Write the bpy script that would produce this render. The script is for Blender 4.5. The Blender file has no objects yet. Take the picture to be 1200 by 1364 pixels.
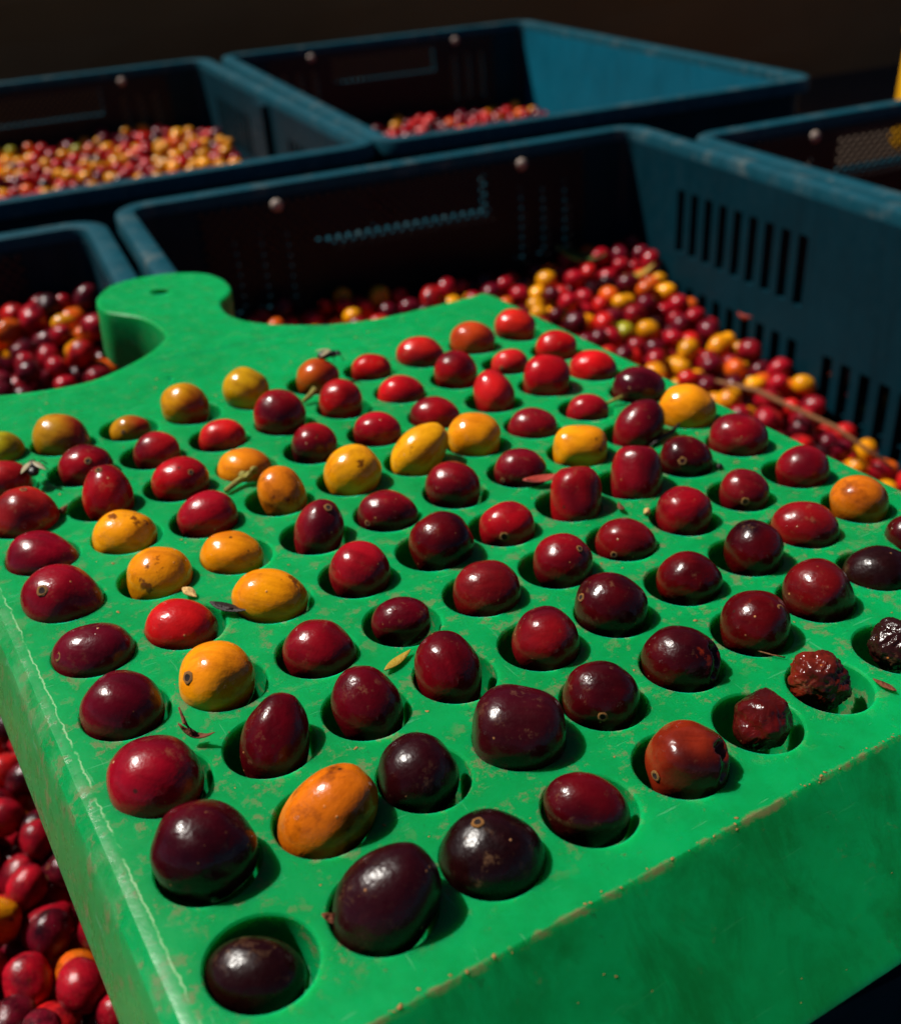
import bpy, bmesh, math, random
import numpy as np
from mathutils import Vector, Matrix, noise, geometry

random.seed(7)
rng = np.random.default_rng(11)
P = 0.0217                       # metres per hole pitch of the sorting board; lengths below are in pitches
HC = 12.0                        # crate height in pitches
scene = bpy.context.scene
col = scene.collection

# ------------------------------------------------------------------ camera, sky, sun, exposure
cam_d = bpy.data.cameras.new("camera")
cam = bpy.data.objects.new("camera", cam_d)
col.objects.link(cam)
scene.camera = cam
CAM_POS = Vector((-2.6968, -19.6479, 8.2666 + HC))
CAM_X = Vector((0.91402, -0.40149, -0.05813))
CAM_Y = Vector((0.25367, 0.45382, 0.85422))
CAM_Z = Vector((-0.31658, -0.79552, 0.51665))
m = Matrix((CAM_X, CAM_Y, CAM_Z)).transposed().to_4x4()
m.translation = CAM_POS * P
cam.matrix_world = m
cam_d.sensor_fit = 'HORIZONTAL'
cam_d.sensor_width = 36.0
cam_d.lens = 36.0 * 1415.7 / 1200.0
cam_d.clip_start = 0.005
cam_d.clip_end = 200.0
cam_d.dof.use_dof = True
cam_d.dof.focus_distance = 10.2 * P
cam_d.dof.aperture_fstop = 19.0

SUN_EL = math.radians(57.0)
SUN_H = Vector((-0.743, 0.669, 0)).normalized()
SUN = Vector((SUN_H.x * math.cos(SUN_EL), SUN_H.y * math.cos(SUN_EL), math.sin(SUN_EL)))
world = bpy.data.worlds.new("World")
scene.world = world
world.use_nodes = True
wn = world.node_tree
wn.nodes.clear()
w_out = wn.nodes.new("ShaderNodeOutputWorld")
w_bg = wn.nodes.new("ShaderNodeBackground")
w_sky = wn.nodes.new("ShaderNodeTexSky")
w_sky.sky_type = 'NISHITA'
w_sky.sun_disc = False
w_sky.altitude = 2200.0          # a mountain farm: deep, clear sky
w_sky.air_density = 0.45
w_sky.dust_density = 0.0
w_sky.ozone_density = 1.0
w_sky.sun_elevation = SUN_EL
w_sky.sun_rotation = math.atan2(SUN_H.x, SUN_H.y)
w_bg.inputs["Strength"].default_value = 0.05
wn.links.new(w_sky.outputs[0], w_bg.inputs[0])
wn.links.new(w_bg.outputs[0], w_out.inputs[0])
sun_d = bpy.data.lights.new("sun", 'SUN')
sun_d.energy = 5.0
sun_d.angle = math.radians(0.5)
sun_d.color = (1.0, 0.955, 0.88)
sun = bpy.data.objects.new("sun", sun_d)
sun.rotation_euler = SUN.to_track_quat('Z', 'Y').to_euler()
sun.location = SUN * 3
col.objects.link(sun)
scene.view_settings.view_transform = 'Standard'
scene.view_settings.look = 'None'
scene.view_settings.gamma = 1.0
scene.view_settings.use_curve_mapping = False
scene.view_settings.exposure = 0.33
scene.cycles.use_denoising = True
scene.cycles.max_bounces = 6
scene.cycles.diffuse_bounces = 2
scene.cycles.caustics_reflective = False
scene.cycles.caustics_refractive = False


# ------------------------------------------------------------------ helpers
def lin(c):
    return tuple((v / 255 / 12.92 if v / 255 <= 0.04045 else ((v / 255 + 0.055) / 1.055) ** 2.4) for v in c)


class MB:
    """collects vertices and faces (in pitches) and links them as one mesh object"""
    def __init__(s):
        s.v, s.f, s.mi = [], [], []

    def add(s, vs, fs, mi=0):
        o = len(s.v)
        s.v += [tuple(p) for p in vs]
        for f in fs:
            s.f.append(tuple(o + k for k in f))
            s.mi.append(mi)

    def box(s, c, h, mi=0, M=None):
        vs = []
        for dx in (-1, 1):
            for dy in (-1, 1):
                for dz in (-1, 1):
                    p = Vector((dx * h[0], dy * h[1], dz * h[2]))
                    if M is not None:
                        p = M @ p
                    vs.append(p + Vector(c))
        s.add(vs, [(0, 1, 3, 2), (4, 6, 7, 5), (0, 4, 5, 1), (2, 3, 7, 6), (0, 2, 6, 4), (1, 5, 7, 3)], mi)

    def tube(s, pts, rad, n=8, mi=0):
        pts = [Vector(p) for p in pts]
        rings = []
        for k, p in enumerate(pts):
            t = (pts[min(k + 1, len(pts) - 1)] - pts[max(k - 1, 0)]).normalized()
            a = t.orthogonal().normalized()
            b = t.cross(a)
            r = rad[k] if isinstance(rad, (list, tuple)) else rad
            rings.append([p + (a * math.cos(2 * math.pi * q / n) + b * math.sin(2 * math.pi * q / n)) * r for q in range(n)])
        vs = [p for r in rings for p in r]
        fs = []
        for k in range(len(pts) - 1):
            for q in range(n):
                fs.append((k * n + q, k * n + (q + 1) % n, (k + 1) * n + (q + 1) % n, (k + 1) * n + q))
        fs.append(tuple(range(n))[::-1])
        fs.append(tuple((len(pts) - 1) * n + q for q in range(n)))
        s.add(vs, fs, mi)

    def mesh(s, name, mats, smooth=False):
        me = bpy.data.meshes.new(name)
        me.from_pydata([(x * P, y * P, z * P) for x, y, z in s.v], [], s.f)
        for mt in (mats if isinstance(mats, (list, tuple)) else [mats]):
            me.materials.append(mt)
        me.polygons.foreach_set("material_index", s.mi)
        me.polygons.foreach_set("use_smooth", [smooth] * len(s.f))
        bm = bmesh.new()
        bm.from_mesh(me)
        bmesh.ops.recalc_face_normals(bm, faces=bm.faces)
        bm.to_mesh(me)
        bm.free()
        me.update()
        return me

    def build(s, name, mats, parent=None, smooth=False):
        return link(name, s.mesh(name, mats, smooth), parent)


def link(name, data, parent=None):
    o = bpy.data.objects.new(name, data)
    col.objects.link(o)
    o.parent = parent
    return o


def tag(o, label=None, cat=None, group=None, kind=None):
    if label:
        o["label"] = label
    if cat:
        o["category"] = cat
    if group:
        o["group"] = group
    if kind:
        o["kind"] = kind
    return o


def smooth_by_angle(me, deg=35):
    """smooth shading with creases kept sharp"""
    bm = bmesh.new()
    bm.from_mesh(me)
    lim = math.radians(deg)
    for e in bm.edges:
        e.smooth = len(e.link_faces) == 2 and e.calc_face_angle(3.2) < lim
    for f in bm.faces:
        f.smooth = True
    bm.to_mesh(me)
    bm.free()


class NT:
    """small node-tree writer"""
    def __init__(s, name):
        s.mat = bpy.data.materials.new(name)
        s.mat.use_nodes = True
        s.t = s.mat.node_tree
        s.t.nodes.clear()
        s.out = s.t.nodes.new("ShaderNodeOutputMaterial")
        s.b = s.t.nodes.new("ShaderNodeBsdfPrincipled")
        s.t.links.new(s.b.outputs[0], s.out.inputs[0])

    def put(s, inp, v):
        if isinstance(v, bpy.types.NodeSocket):
            s.t.links.new(v, inp)
        elif v is not None:
            try:
                inp.default_value = v
            except (TypeError, ValueError):
                inp.default_value = tuple(v) + (1.0,)

    def set(s, **k):
        for n, v in k.items():
            s.put(s.b.inputs[n.replace("_", " ")], v)

    def coords(s, kind="Object", scale=1.0, offset=None, rnd=False):
        tc = s.t.nodes.new("ShaderNodeTexCoord")
        v = s.vmath('MULTIPLY', tc.outputs[kind], (scale,) * 3 if not isinstance(scale, (tuple, list)) else scale)
        if rnd:
            oi = s.t.nodes.new("ShaderNodeObjectInfo")
            r = s.math('MULTIPLY', oi.outputs["Random"], 57.0)
            cb = s.t.nodes.new("ShaderNodeCombineXYZ")
            for q in range(3):
                s.t.links.new(r, cb.inputs[q])
            v = s.vmath('ADD', v, cb.outputs[0])
        return v

    def vmath(s, op, a, b):
        n = s.t.nodes.new("ShaderNodeVectorMath")
        n.operation = op
        s.put(n.inputs[0], a)
        s.put(n.inputs[1], b)
        return n.outputs[0]

    def math(s, op, a, b=None, clamp=False):
        n = s.t.nodes.new("ShaderNodeMath")
        n.operation = op
        n.use_clamp = clamp
        s.put(n.inputs[0], a)
        if b is not None:
            s.put(n.inputs[1], b)
        return n.outputs[0]

    def noise(s, vec, scale, detail=3.0, rough=0.55, dist=0.0):
        n = s.t.nodes.new("ShaderNodeTexNoise")
        s.put(n.inputs["Vector"], vec)
        n.inputs["Scale"].default_value = scale
        n.inputs["Detail"].default_value = detail
        n.inputs["Roughness"].default_value = rough
        n.inputs["Distortion"].default_value = dist
        return n.outputs["Fac"]

    def voronoi(s, vec, scale, feature='F1'):
        n = s.t.nodes.new("ShaderNodeTexVoronoi")
        n.feature = feature
        s.put(n.inputs["Vector"], vec)
        n.inputs["Scale"].default_value = scale
        return n.outputs["Distance"]

    def ramp(s, v, lo, hi, a=0.0, b=1.0):
        n = s.t.nodes.new("ShaderNodeMapRange")
        s.put(n.inputs[0], v)
        for k, x in zip((1, 2, 3, 4), (lo, hi, a, b)):
            n.inputs[k].default_value = x
        return n.outputs[0]

    def mix(s, fac, a, b, mode='MIX'):
        n = s.t.nodes.new("ShaderNodeMix")
        n.data_type = 'RGBA'
        n.blend_type = mode
        s.put(n.inputs[0], fac)
        s.put(n.inputs[6], a)
        s.put(n.inputs[7], b)
        return n.outputs[2]

    def bump(s, h, strength, dist):
        n = s.t.nodes.new("ShaderNodeBump")
        n.inputs["Strength"].default_value = strength
        n.inputs["Distance"].default_value = dist
        s.put(n.inputs["Height"], h)
        s.put(s.b.inputs["Normal"], n.outputs[0])


# ------------------------------------------------------------------ materials
def plain_mat(name, c, rough=0.6, var=0.3, scale=3.0, bump=0.3, spec=0.4):
    n = NT(name)
    v = n.coords("Object", 1 / P, rnd=True)
    f = n.noise(v, scale, 4)
    lo = tuple(x * (1 - var) for x in c)
    hi = tuple(min(1, x * (1 + var)) for x in c)
    n.set(Base_Color=n.mix(f, lo, hi), Roughness=rough, Specular_IOR_Level=spec)
    n.bump(n.noise(v, scale * 4, 4), bump, 0.05 * P)
    return n.mat


def cherry_mat(name, second=None, second_lo=0.5, second_hi=0.7, second_scale=0.9, blot=None, blot_lo=0.62,
               rough=0.27, coarse=0.12, wrinkle=0.0, dots=(0.55, 0.25, 0.09), vcol=False, along=False, blot_w=0.05):
    n = NT(name)
    v = n.coords("Object", 1 / P, rnd=not vcol)
    if vcol:
        at = n.t.nodes.new("ShaderNodeAttribute")
        at.attribute_name = "skin"
        base = at.outputs["Color"]
    else:
        oi = n.t.nodes.new("ShaderNodeObjectInfo")
        base = oi.outputs["Color"]
    f1 = n.noise(v, 1.6, 3)
    f2 = n.noise(v, 7.0, 4, 0.65)
    f3 = n.noise(n.vmath('ADD', v, (9.1, 2.2, 5.5)), 9.0, 5, 0.7)
    val = n.ramp(f1, 0.3, 0.7, 0.72, 1.12)
    dk = n.mix(1.0, base, n.mix(0.0, (1, 1, 1), (1, 1, 1)), 'MULTIPLY')
    cb = n.t.nodes.new("ShaderNodeCombineColor")
    for q in range(3):
        n.t.links.new(val, cb.inputs[q])
    c = n.mix(1.0, base, cb.outputs[0], 'MULTIPLY')
    if second:
        if along:
            tc = n.t.nodes.new("ShaderNodeTexCoord")
            sp = n.t.nodes.new("ShaderNodeSeparateXYZ")
            n.t.links.new(tc.outputs["Generated"], sp.inputs[0])
            g = n.math('ADD', n.math('MULTIPLY', sp.outputs["X"], 0.75), n.math('MULTIPLY', n.math('SUBTRACT', f1, 0.5), 0.7))
            fac = n.ramp(g, second_lo, second_hi)
        else:
            fac = n.ramp(n.noise(v, second_scale, 2), second_lo, second_hi)
        c = n.mix(fac, c, second)
    c = n.mix(n.ramp(f2, 0.55, 0.8, 0.0, 0.35), c, tuple(0.35 * x for x in (0.12, 0.02, 0.02)))
    # darker streaks running from end to end, and faint dusty scuffs
    st = n.noise(n.vmath('MULTIPLY', v, (0.45, 3.2, 3.2)), 3.0, 4, 0.6)
    c = n.mix(n.ramp(st, 0.48, 0.72, 0.0, 0.42), c, n.mix(1.0, c, (0.30, 0.16, 0.20), 'MULTIPLY'))
    sc = n.math('MULTIPLY', n.ramp(n.noise(v, 6.5, 6, 0.75), 0.57, 0.68), n.ramp(n.noise(v, 1.7, 2), 0.42, 0.60))
    c = n.mix(n.math('MULTIPLY', sc, 0.30), c, (0.30, 0.15, 0.07))
    # pale lenticels: a few tiny dots
    d = n.ramp(n.voronoi(v, 5.5), 0.045, 0.085, 1.0, 0.0)
    d = n.math('MULTIPLY', d, n.ramp(n.noise(v, 2.3, 1), 0.42, 0.56))
    c = n.mix(n.math('MULTIPLY', d, 0.8), c, dots)
    if blot:
        bf = n.ramp(n.noise(v, 2.1, 5, 0.62), blot_lo, blot_lo + blot_w)
        c = n.mix(n.math('MULTIPLY', bf, 0.9), c, blot)
        # dark pin-prick spots
        sp2 = n.ramp(n.voronoi(n.vmath('ADD', v, (3.1, 7.7, 1.3)), 3.6), 0.05, 0.09, 1.0, 0.0)
        sp2 = n.math('MULTIPLY', sp2, n.ramp(n.noise(v, 1.3, 1), 0.36, 0.46))
        c = n.mix(n.math('MULTIPLY', sp2, 0.85), c, (0.03, 0.012, 0.006))
    n.set(Base_Color=c, Roughness=n.ramp(f3, 0.35, 0.7, rough - 0.08, rough + 0.06), Specular_IOR_Level=0.30)
    h = n.math('ADD', n.math('MULTIPLY', n.noise(v, 24, 3), 0.11), n.math('MULTIPLY', n.noise(v, 5.5, 3), coarse * 3))
    h = n.math('ADD', h, n.math('MULTIPLY', d, 0.25))
    if wrinkle:
        wv = n.noise(v, 6.0, 3, 0.55, 1.6)
        wr = n.math('MULTIPLY', n.math('ABSOLUTE', n.math('SUBTRACT', wv, 0.5)), 4 * wrinkle)
        h = n.math('ADD', h, wr)
    n.bump(h, 0.5, 0.05 * P)
    return n.mat


CH = {
    'ripe': cherry_mat("cherry_skin_ripe", second=lin((58, 3, 16)), second_lo=0.42, second_hi=0.74, second_scale=1.0, blot=lin((64, 24, 12)), blot_lo=0.675, blot_w=0.03),
    'over': cherry_mat("cherry_skin_overripe", second=lin((26, 2, 7)), second_lo=0.40, second_hi=0.70, second_scale=1.3, rough=0.25, coarse=0.16, blot=lin((120, 34, 14)), blot_lo=0.665, blot_w=0.05),
    'dark': cherry_mat("cherry_skin_black", second=lin((44, 5, 12)), second_lo=0.55, second_hi=0.85, second_scale=1.0, rough=0.31, coarse=0.18, dots=(0.45, 0.2, 0.08)),
    'yellow': cherry_mat("cherry_skin_yellow", second=lin((196, 92, 8)), second_lo=0.45, second_hi=0.8, blot=lin((96, 44, 12)), blot_lo=0.625, blot_w=0.035, rough=0.22),
    'bruised': cherry_mat("cherry_skin_bruised", second=lin((176, 84, 10)), second_lo=0.4, second_hi=0.7, blot=lin((88, 34, 8)), blot_lo=0.56, blot_w=0.12, rough=0.24),
    'greenish': cherry_mat("cherry_skin_greenish", second=lin((142, 96, 10)), second_lo=0.5, second_hi=0.85, rough=0.22),
    'turn': cherry_mat("cherry_skin_turning", second=lin((142, 34, 14)), second_lo=0.28, second_hi=0.60, along=True, rough=0.25),
    'dried': cherry_mat("cherry_skin_dried", second=lin((40, 10, 8)), second_lo=0.45, second_hi=0.7, second_scale=1.8, rough=0.21, coarse=0.10, wrinkle=0.18, dots=(0.5, 0.16, 0.03)),
    'heap': cherry_mat("cherry_skin_heap", vcol=True),
}
LOOK = {'red': 'ripe', 'orangered': 'ripe', 'point': 'ripe', 'block': 'ripe', 'plum': 'over', 'crack': 'over', 'dark': 'dark',
        'darkpoint': 'dark', 'yellow': 'yellow', 'orange': 'bruised', 'yellowblock': 'yellow', 'bruised': 'bruised', 'brown': 'over',
        'turning': 'turn', 'turningred': 'turn', 'green': 'greenish', 'shrivel': 'dried', 'raisin': 'dried'}
M_SCAR = plain_mat("scar_tan", lin((140, 92, 38)), 0.7, 0.5, 8, 0.6)
M_SCAR_DARK = plain_mat("scar_dark", lin((36, 18, 10)), 0.8, 0.4, 8, 0.6)
M_TWIG = plain_mat("twig_brown", lin((126, 82, 46)), 0.8, 0.5, 6, 0.8)
M_CRUMB = plain_mat("dirt_tan", lin((150, 108, 58)), 0.9, 0.6, 9, 0.6)
M_STEM = plain_mat("stem_olive", lin((128, 120, 44)), 0.7, 0.5, 6, 0.6)
M_HUSK = plain_mat("husk_brown", lin((104, 52, 24)), 0.75, 0.5, 6, 0.8)
M_BLACK = plain_mat("black_bit", lin((34, 22, 20)), 0.5, 0.5, 6, 0.6)
M_LEAF = plain_mat("leaf_olive", lin((150, 122, 26)), 0.6, 0.4, 5, 0.5)
M_LEAF_GREEN = plain_mat("leaf_green", lin((66, 82, 20)), 0.55, 0.4, 3, 0.5)
M_PALE = plain_mat("chaff_pale", lin((206, 166, 100)), 0.75, 0.3, 6, 0.6)
M_PEEL = plain_mat("peel_pink", lin((150, 52, 40)), 0.5, 0.4, 5, 0.5)
M_FLY = plain_mat("fly_body", lin((26, 22, 20)), 0.35, 0.3, 6, 0.3)
M_WING = plain_mat("fly_wing", lin((150, 138, 108)), 0.4, 0.2, 6, 0.2)
M_NET = plain_mat("net_black", (0.006, 0.006, 0.007), 0.6, 0.2, 4, 0.2, 0.3)
M_RIVET = plain_mat("rivet_grey", lin((150, 132, 120)), 0.5, 0.3, 4, 0.3)
M_YELLOW = plain_mat("yellow_plastic", lin((226, 160, 10)), 0.45, 0.1, 0.4, 0.05)


def crate_mat(name, c, dusty, dust_lo):
    n = NT(name)
    v = n.coords("Object", 1 / P, rnd=True)
    base = n.mix(n.noise(v, 0.35, 5, 0.6), tuple(x * 0.65 for x in c), tuple(x * 1.3 for x in c))
    streak = n.noise(n.vmath('MULTIPLY', v, (1, 1, 0.12)), 2.2, 4, 0.6)
    base = n.mix(n.ramp(streak, 0.5, 0.75, 0, 0.4), base, tuple(x * 0.4 for x in c))
    spots = n.ramp(n.noise(v, 1.7, 6, 0.68), 0.66, 0.7, 0.0, 0.6)
    base = n.mix(spots, base, (0.004, 0.008, 0.010))
    d = n.ramp(n.noise(v, 1.1, 7, 0.72), dust_lo, dust_lo + 0.25, 0.0, 0.55)
    base = n.mix(d, base, dusty)
    n.set(Base_Color=base, Roughness=n.ramp(n.noise(v, 2.5, 4), 0.3, 0.7, 0.42, 0.66), Specular_IOR_Level=0.10)
    n.bump(n.noise(v, 5, 5, 0.6), 0.25, 0.05 * P)
    return n.mat


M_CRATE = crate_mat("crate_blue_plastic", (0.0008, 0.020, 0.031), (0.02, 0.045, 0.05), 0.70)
M_CRATE_SUNLIT = crate_mat("crate_plastic_sunlit", (0.002, 0.095, 0.150), (0.03, 0.10, 0.12), 0.70)  # same blue plastic lightened: sun on the side walls put into the colour
M_RIM = crate_mat("crate_rim_faded", (0.004, 0.050, 0.072), (0.13, 0.14, 0.125), 0.52)


def board_mat():
    n = NT("board_green_plastic")
    v = n.coords("Object", 1 / P)
    g = n.mix(n.ramp(n.noise(v, 0.22, 4, 0.6), 0.3, 0.7), (0.001, 0.200, 0.046), (0.001, 0.290, 0.075))
    g = n.mix(n.ramp(n.noise(v, 2.4, 5, 0.62), 0.45, 0.75, 0, 0.55), g, (0.002, 0.155, 0.028))
    # ground-in dirt: greyish tan patches, thicker round the hole rims and between the holes
    se = n.t.nodes.new("ShaderNodeSeparateXYZ")
    n.t.links.new(v, se.inputs[0])
    fx = n.math('SUBTRACT', n.math('FRACT', n.math('ADD', se.outputs["X"], 0.5)), 0.5)
    fy = n.math('MULTIPLY', n.math('SUBTRACT', n.math('FRACT', n.math('ADD', n.math('DIVIDE', se.outputs["Y"], 1.069), 0.5)), 0.5), 1.069)
    hd = n.math('SQRT', n.math('ADD', n.math('MULTIPLY', fx, fx), n.math('MULTIPLY', fy, fy)))
    rimd = n.ramp(hd, 0.42, 0.64, 0.16, 0.0)
    field = n.math('MULTIPLY', n.ramp(se.outputs["Y"], -0.55, -0.15), n.ramp(se.outputs["Y"], 3.0, 9.0, 1.0, 0.2))
    big = n.math('MULTIPLY', n.ramp(n.math('ADD', n.noise(v, 0.55, 4, 0.6), rimd), 0.40, 0.60), field)
    d1 = n.math('MULTIPLY', n.ramp(n.noise(v, 4.6, 8, 0.74), 0.535, 0.60), big)
    g = n.mix(n.math('MULTIPLY', d1, 0.66), g, (0.150, 0.150, 0.066))
    d2 = n.math('MULTIPLY', n.ramp(n.noise(v, 7.5, 5, 0.7), 0.64, 0.70), n.math('MULTIPLY', n.ramp(n.math('ADD', n.noise(v, 0.9, 3), rimd), 0.42, 0.6), n.ramp(se.outputs['Y'], -0.9, -0.2, 0.25, 1.0)))
    g = n.mix(n.math('MULTIPLY', d2, 0.75), g, (0.10, 0.075, 0.03))
    d3 = n.ramp(n.noise(v, 4.2, 6, 0.7), 0.65, 0.71)
    g = n.mix(n.math('MULTIPLY', d3, 0.55), g, (0.012, 0.045, 0.012))
    # dark wet smears on the front slope
    sm = n.noise(n.vmath('MULTIPLY', v, (1.2, 0.7, 0.7)), 1.3, 6, 0.68, 0.6)
    g = n.mix(n.math('MULTIPLY', n.ramp(sm, 0.47, 0.66, 0.0, 0.62), n.ramp(se.outputs["Y"], -0.86, -0.80, 1.0, 0.0)), g, (0.002, 0.105, 0.012))
    rs2 = n.math('MULTIPLY', n.ramp(n.noise(v, 6.0, 6, 0.75), 0.63, 0.70), n.ramp(n.noise(v, 0.8, 3), 0.45, 0.6))
    g = n.mix(n.math('MULTIPLY', n.math('MULTIPLY', rs2, n.ramp(se.outputs['Y'], -0.86, -0.80, 1.0, 0.0)), 0.6), g, (0.12, 0.12, 0.04))
    # knife scratches: long thin pale streaks in two directions
    s1 = n.noise(n.vmath('MULTIPLY', n.vmath('ADD', v, (0, 0, 3.3)), (0.5, 7.0, 1.0)), 3.0, 3, 0.5, 0.25)
    s2 = n.noise(n.vmath('MULTIPLY', n.vmath('ADD', v, (5, 1, 0)), (8.0, 0.6, 1.0)), 2.6, 3, 0.5, 0.25)
    sc = n.math('ADD', n.ramp(s1, 0.69, 0.71), n.ramp(s2, 0.69, 0.71), clamp=True)
    sc = n.math('MULTIPLY', sc, n.ramp(se.outputs['Y'], -0.84, -0.80, 0.15, 1.0))
    g = n.mix(n.math('MULTIPLY', sc, 0.30), g, (0.10, 0.36, 0.19))
    # scuffed pale line along the rounded edge and grime caught along the front ridge
    sx = n.t.nodes.new("ShaderNodeSeparateXYZ")
    n.t.links.new(v, sx.inputs[0])
    wv = n.math('MULTIPLY', n.math('SUBTRACT', n.noise(v, 5.0, 4, 0.7), 0.5), 0.10)
    ex = n.math('ABSOLUTE', n.math('ADD', n.math('ADD', sx.outputs["X"], 0.535), wv))
    ln = n.math('MULTIPLY', n.ramp(ex, 0.003, 0.012, 1.0, 0.0), n.ramp(n.noise(v, 3.0, 4), 0.40, 0.52))
    g = n.mix(n.math('MULTIPLY', ln, 0.7), g, (0.28, 0.44, 0.24))
    worn = n.math('MULTIPLY', n.math('MULTIPLY', n.ramp(sx.outputs["X"], -0.60, -0.53, 1.0, 0.0), n.ramp(sx.outputs["X"], -0.79, -0.74, 0.0, 1.0)), n.ramp(n.noise(v, 2.2, 6, 0.7), 0.46, 0.64, 0.0, 0.32))
    g = n.mix(worn, g, (0.14, 0.27, 0.13))
    ey = n.math('ABSOLUTE', n.math('ADD', n.math('ADD', sx.outputs["Y"], 0.828), wv))
    gr = n.math('MULTIPLY', n.ramp(ey, 0.010, 0.035, 1.0, 0.0), n.ramp(n.noise(v, 2.6, 5, 0.7), 0.46, 0.56))
    g = n.mix(n.math('MULTIPLY', gr, 0.85), g, (0.17, 0.135, 0.055))
    n.set(Base_Color=g, Roughness=n.math('SUBTRACT', n.ramp(n.noise(v, 3.5, 5, 0.65), 0.3, 0.7, 0.36, 0.50), n.ramp(sx.outputs['X'], -0.62, -0.55, 0.14, 0.0)), Specular_IOR_Level=n.ramp(sx.outputs['X'], -0.62, -0.54, 0.40, 0.10))
    n.set(Subsurface_Weight=0.75, Subsurface_Radius=(0.35, 1.0, 0.55), Subsurface_Scale=0.009)
    h = n.math('ADD', n.math('MULTIPLY', n.noise(v, 6, 5, 0.6), 0.5), n.math('MULTIPLY', sc, -0.3))
    h = n.math('ADD', h, n.math('MULTIPLY', d1, 0.25))
    n.bump(h, 0.22, 0.05 * P)
    return n.mat


M_BOARD = board_mat()
M_WALL = plain_mat("wall_brown", lin((122, 86, 50)), 0.9, 0.3, 0.08, 0.4)
M_EARTH = plain_mat("ground_earth", (0.045, 0.030, 0.020), 0.95, 0.35, 0.12, 0.6)

# ------------------------------------------------------------------ ground and back wall
mb = MB()
gx = np.linspace(-2500, 2500, 26)
mb.add([(x, y, 0) for x in gx for y in gx], [(a * 26 + b, (a + 1) * 26 + b, (a + 1) * 26 + b + 1, a * 26 + b + 1) for a in range(25) for b in range(25)])
tag(mb.build("ground", M_EARTH), kind="structure")
mb = MB()
nx, nz = 60, 16
mb.add([(-150 + 420 * a / nx, 72 + 0.6 * noise.noise((a * 0.7, b * 0.9, 0)), 44 * b / nz) for a in range(nx + 1) for b in range(nz + 1)],
       [(a * (nz + 1) + b, (a + 1) * (nz + 1) + b, (a + 1) * (nz + 1) + b + 1, a * (nz + 1) + b + 1) for a in range(nx) for b in range(nz)])
mb.box((60, 80, 21.9), (210, 6, 21.9))
wall = mb.build("back_wall", M_WALL, smooth=False)
tag(wall, "plain dark brown wall in shade behind the crates", "wall")

# ------------------------------------------------------------------ crates
CW, CL, CR = 18.9, 27.7, 1.15


def rrect(off, n=7, rad=CR):
    """rounded rectangle of the crate outline, moved inwards by off"""
    hx, hy, r = CW / 2 - off, CL / 2 - off, max(0.15, rad - off)
    pts = []
    for cx, cy, a0 in ((hx - r, hy - r, 0), (-hx + r, hy - r, 90), (-hx + r, -hy + r, 180), (hx - r, -hy + r, 270)):
        for k in range(n + 1):
            a = math.radians(a0 + 90 * k / n)
            pts.append((cx + r * math.cos(a), cy + r * math.sin(a)))
    return pts


def ring(mb, prof, mi=0):
    rs = [[(x, y, z) for x, y in rrect(o)] for o, z in prof]
    n = len(rs[0])
    vs = [p for r in rs for p in r]
    k = len(prof)
    fs = [(a * n + q, a * n + (q + 1) % n, ((a + 1) % k) * n + (q + 1) % n, ((a + 1) % k) * n + q) for a in range(k) for q in range(n)]
    mb.add(vs, fs, mi)


def plate(mb, L, z0, z1, th, holes, place):
    """upright plate 0..L by z0..z1 with rectangular openings; place(s, d, z) -> point, d is depth 0..th"""
    xs = sorted({0, L} | {h[0] for h in holes} | {h[1] for h in holes})
    zs = sorted({z0, z1} | {h[2] for h in holes} | {h[3] for h in holes})
    solid = lambda a, b: 0 <= a < len(xs) - 1 and 0 <= b < len(zs) - 1 and not any(
        h[0] <= (xs[a] + xs[a + 1]) / 2 <= h[1] and h[2] <= (zs[b] + zs[b + 1]) / 2 <= h[3] for h in holes)
    vs, idx, fs = [], {}, []

    def V(a, b, d):
        if (a, b, d) not in idx:
            idx[(a, b, d)] = len(vs)
            vs.append(place(xs[a], d * th, zs[b]))
        return idx[(a, b, d)]
    for a in range(len(xs) - 1):
        for b in range(len(zs) - 1):
            if not solid(a, b):
                continue
            for d in (0, 1):
                fs.append((V(a, b, d), V(a + 1, b, d), V(a + 1, b + 1, d), V(a, b + 1, d)))
            for da, db, e0, e1 in ((-1, 0, (a, b), (a, b + 1)), (1, 0, (a + 1, b), (a + 1, b + 1)), (0, -1, (a, b), (a + 1, b)), (0, 1, (a, b + 1), (a + 1, b + 1))):
                if not solid(a + da, b + db):
                    fs.append((V(*e0, 0), V(*e1, 0), V(*e1, 1), V(*e0, 1)))
    mb.add(vs, fs)


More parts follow.
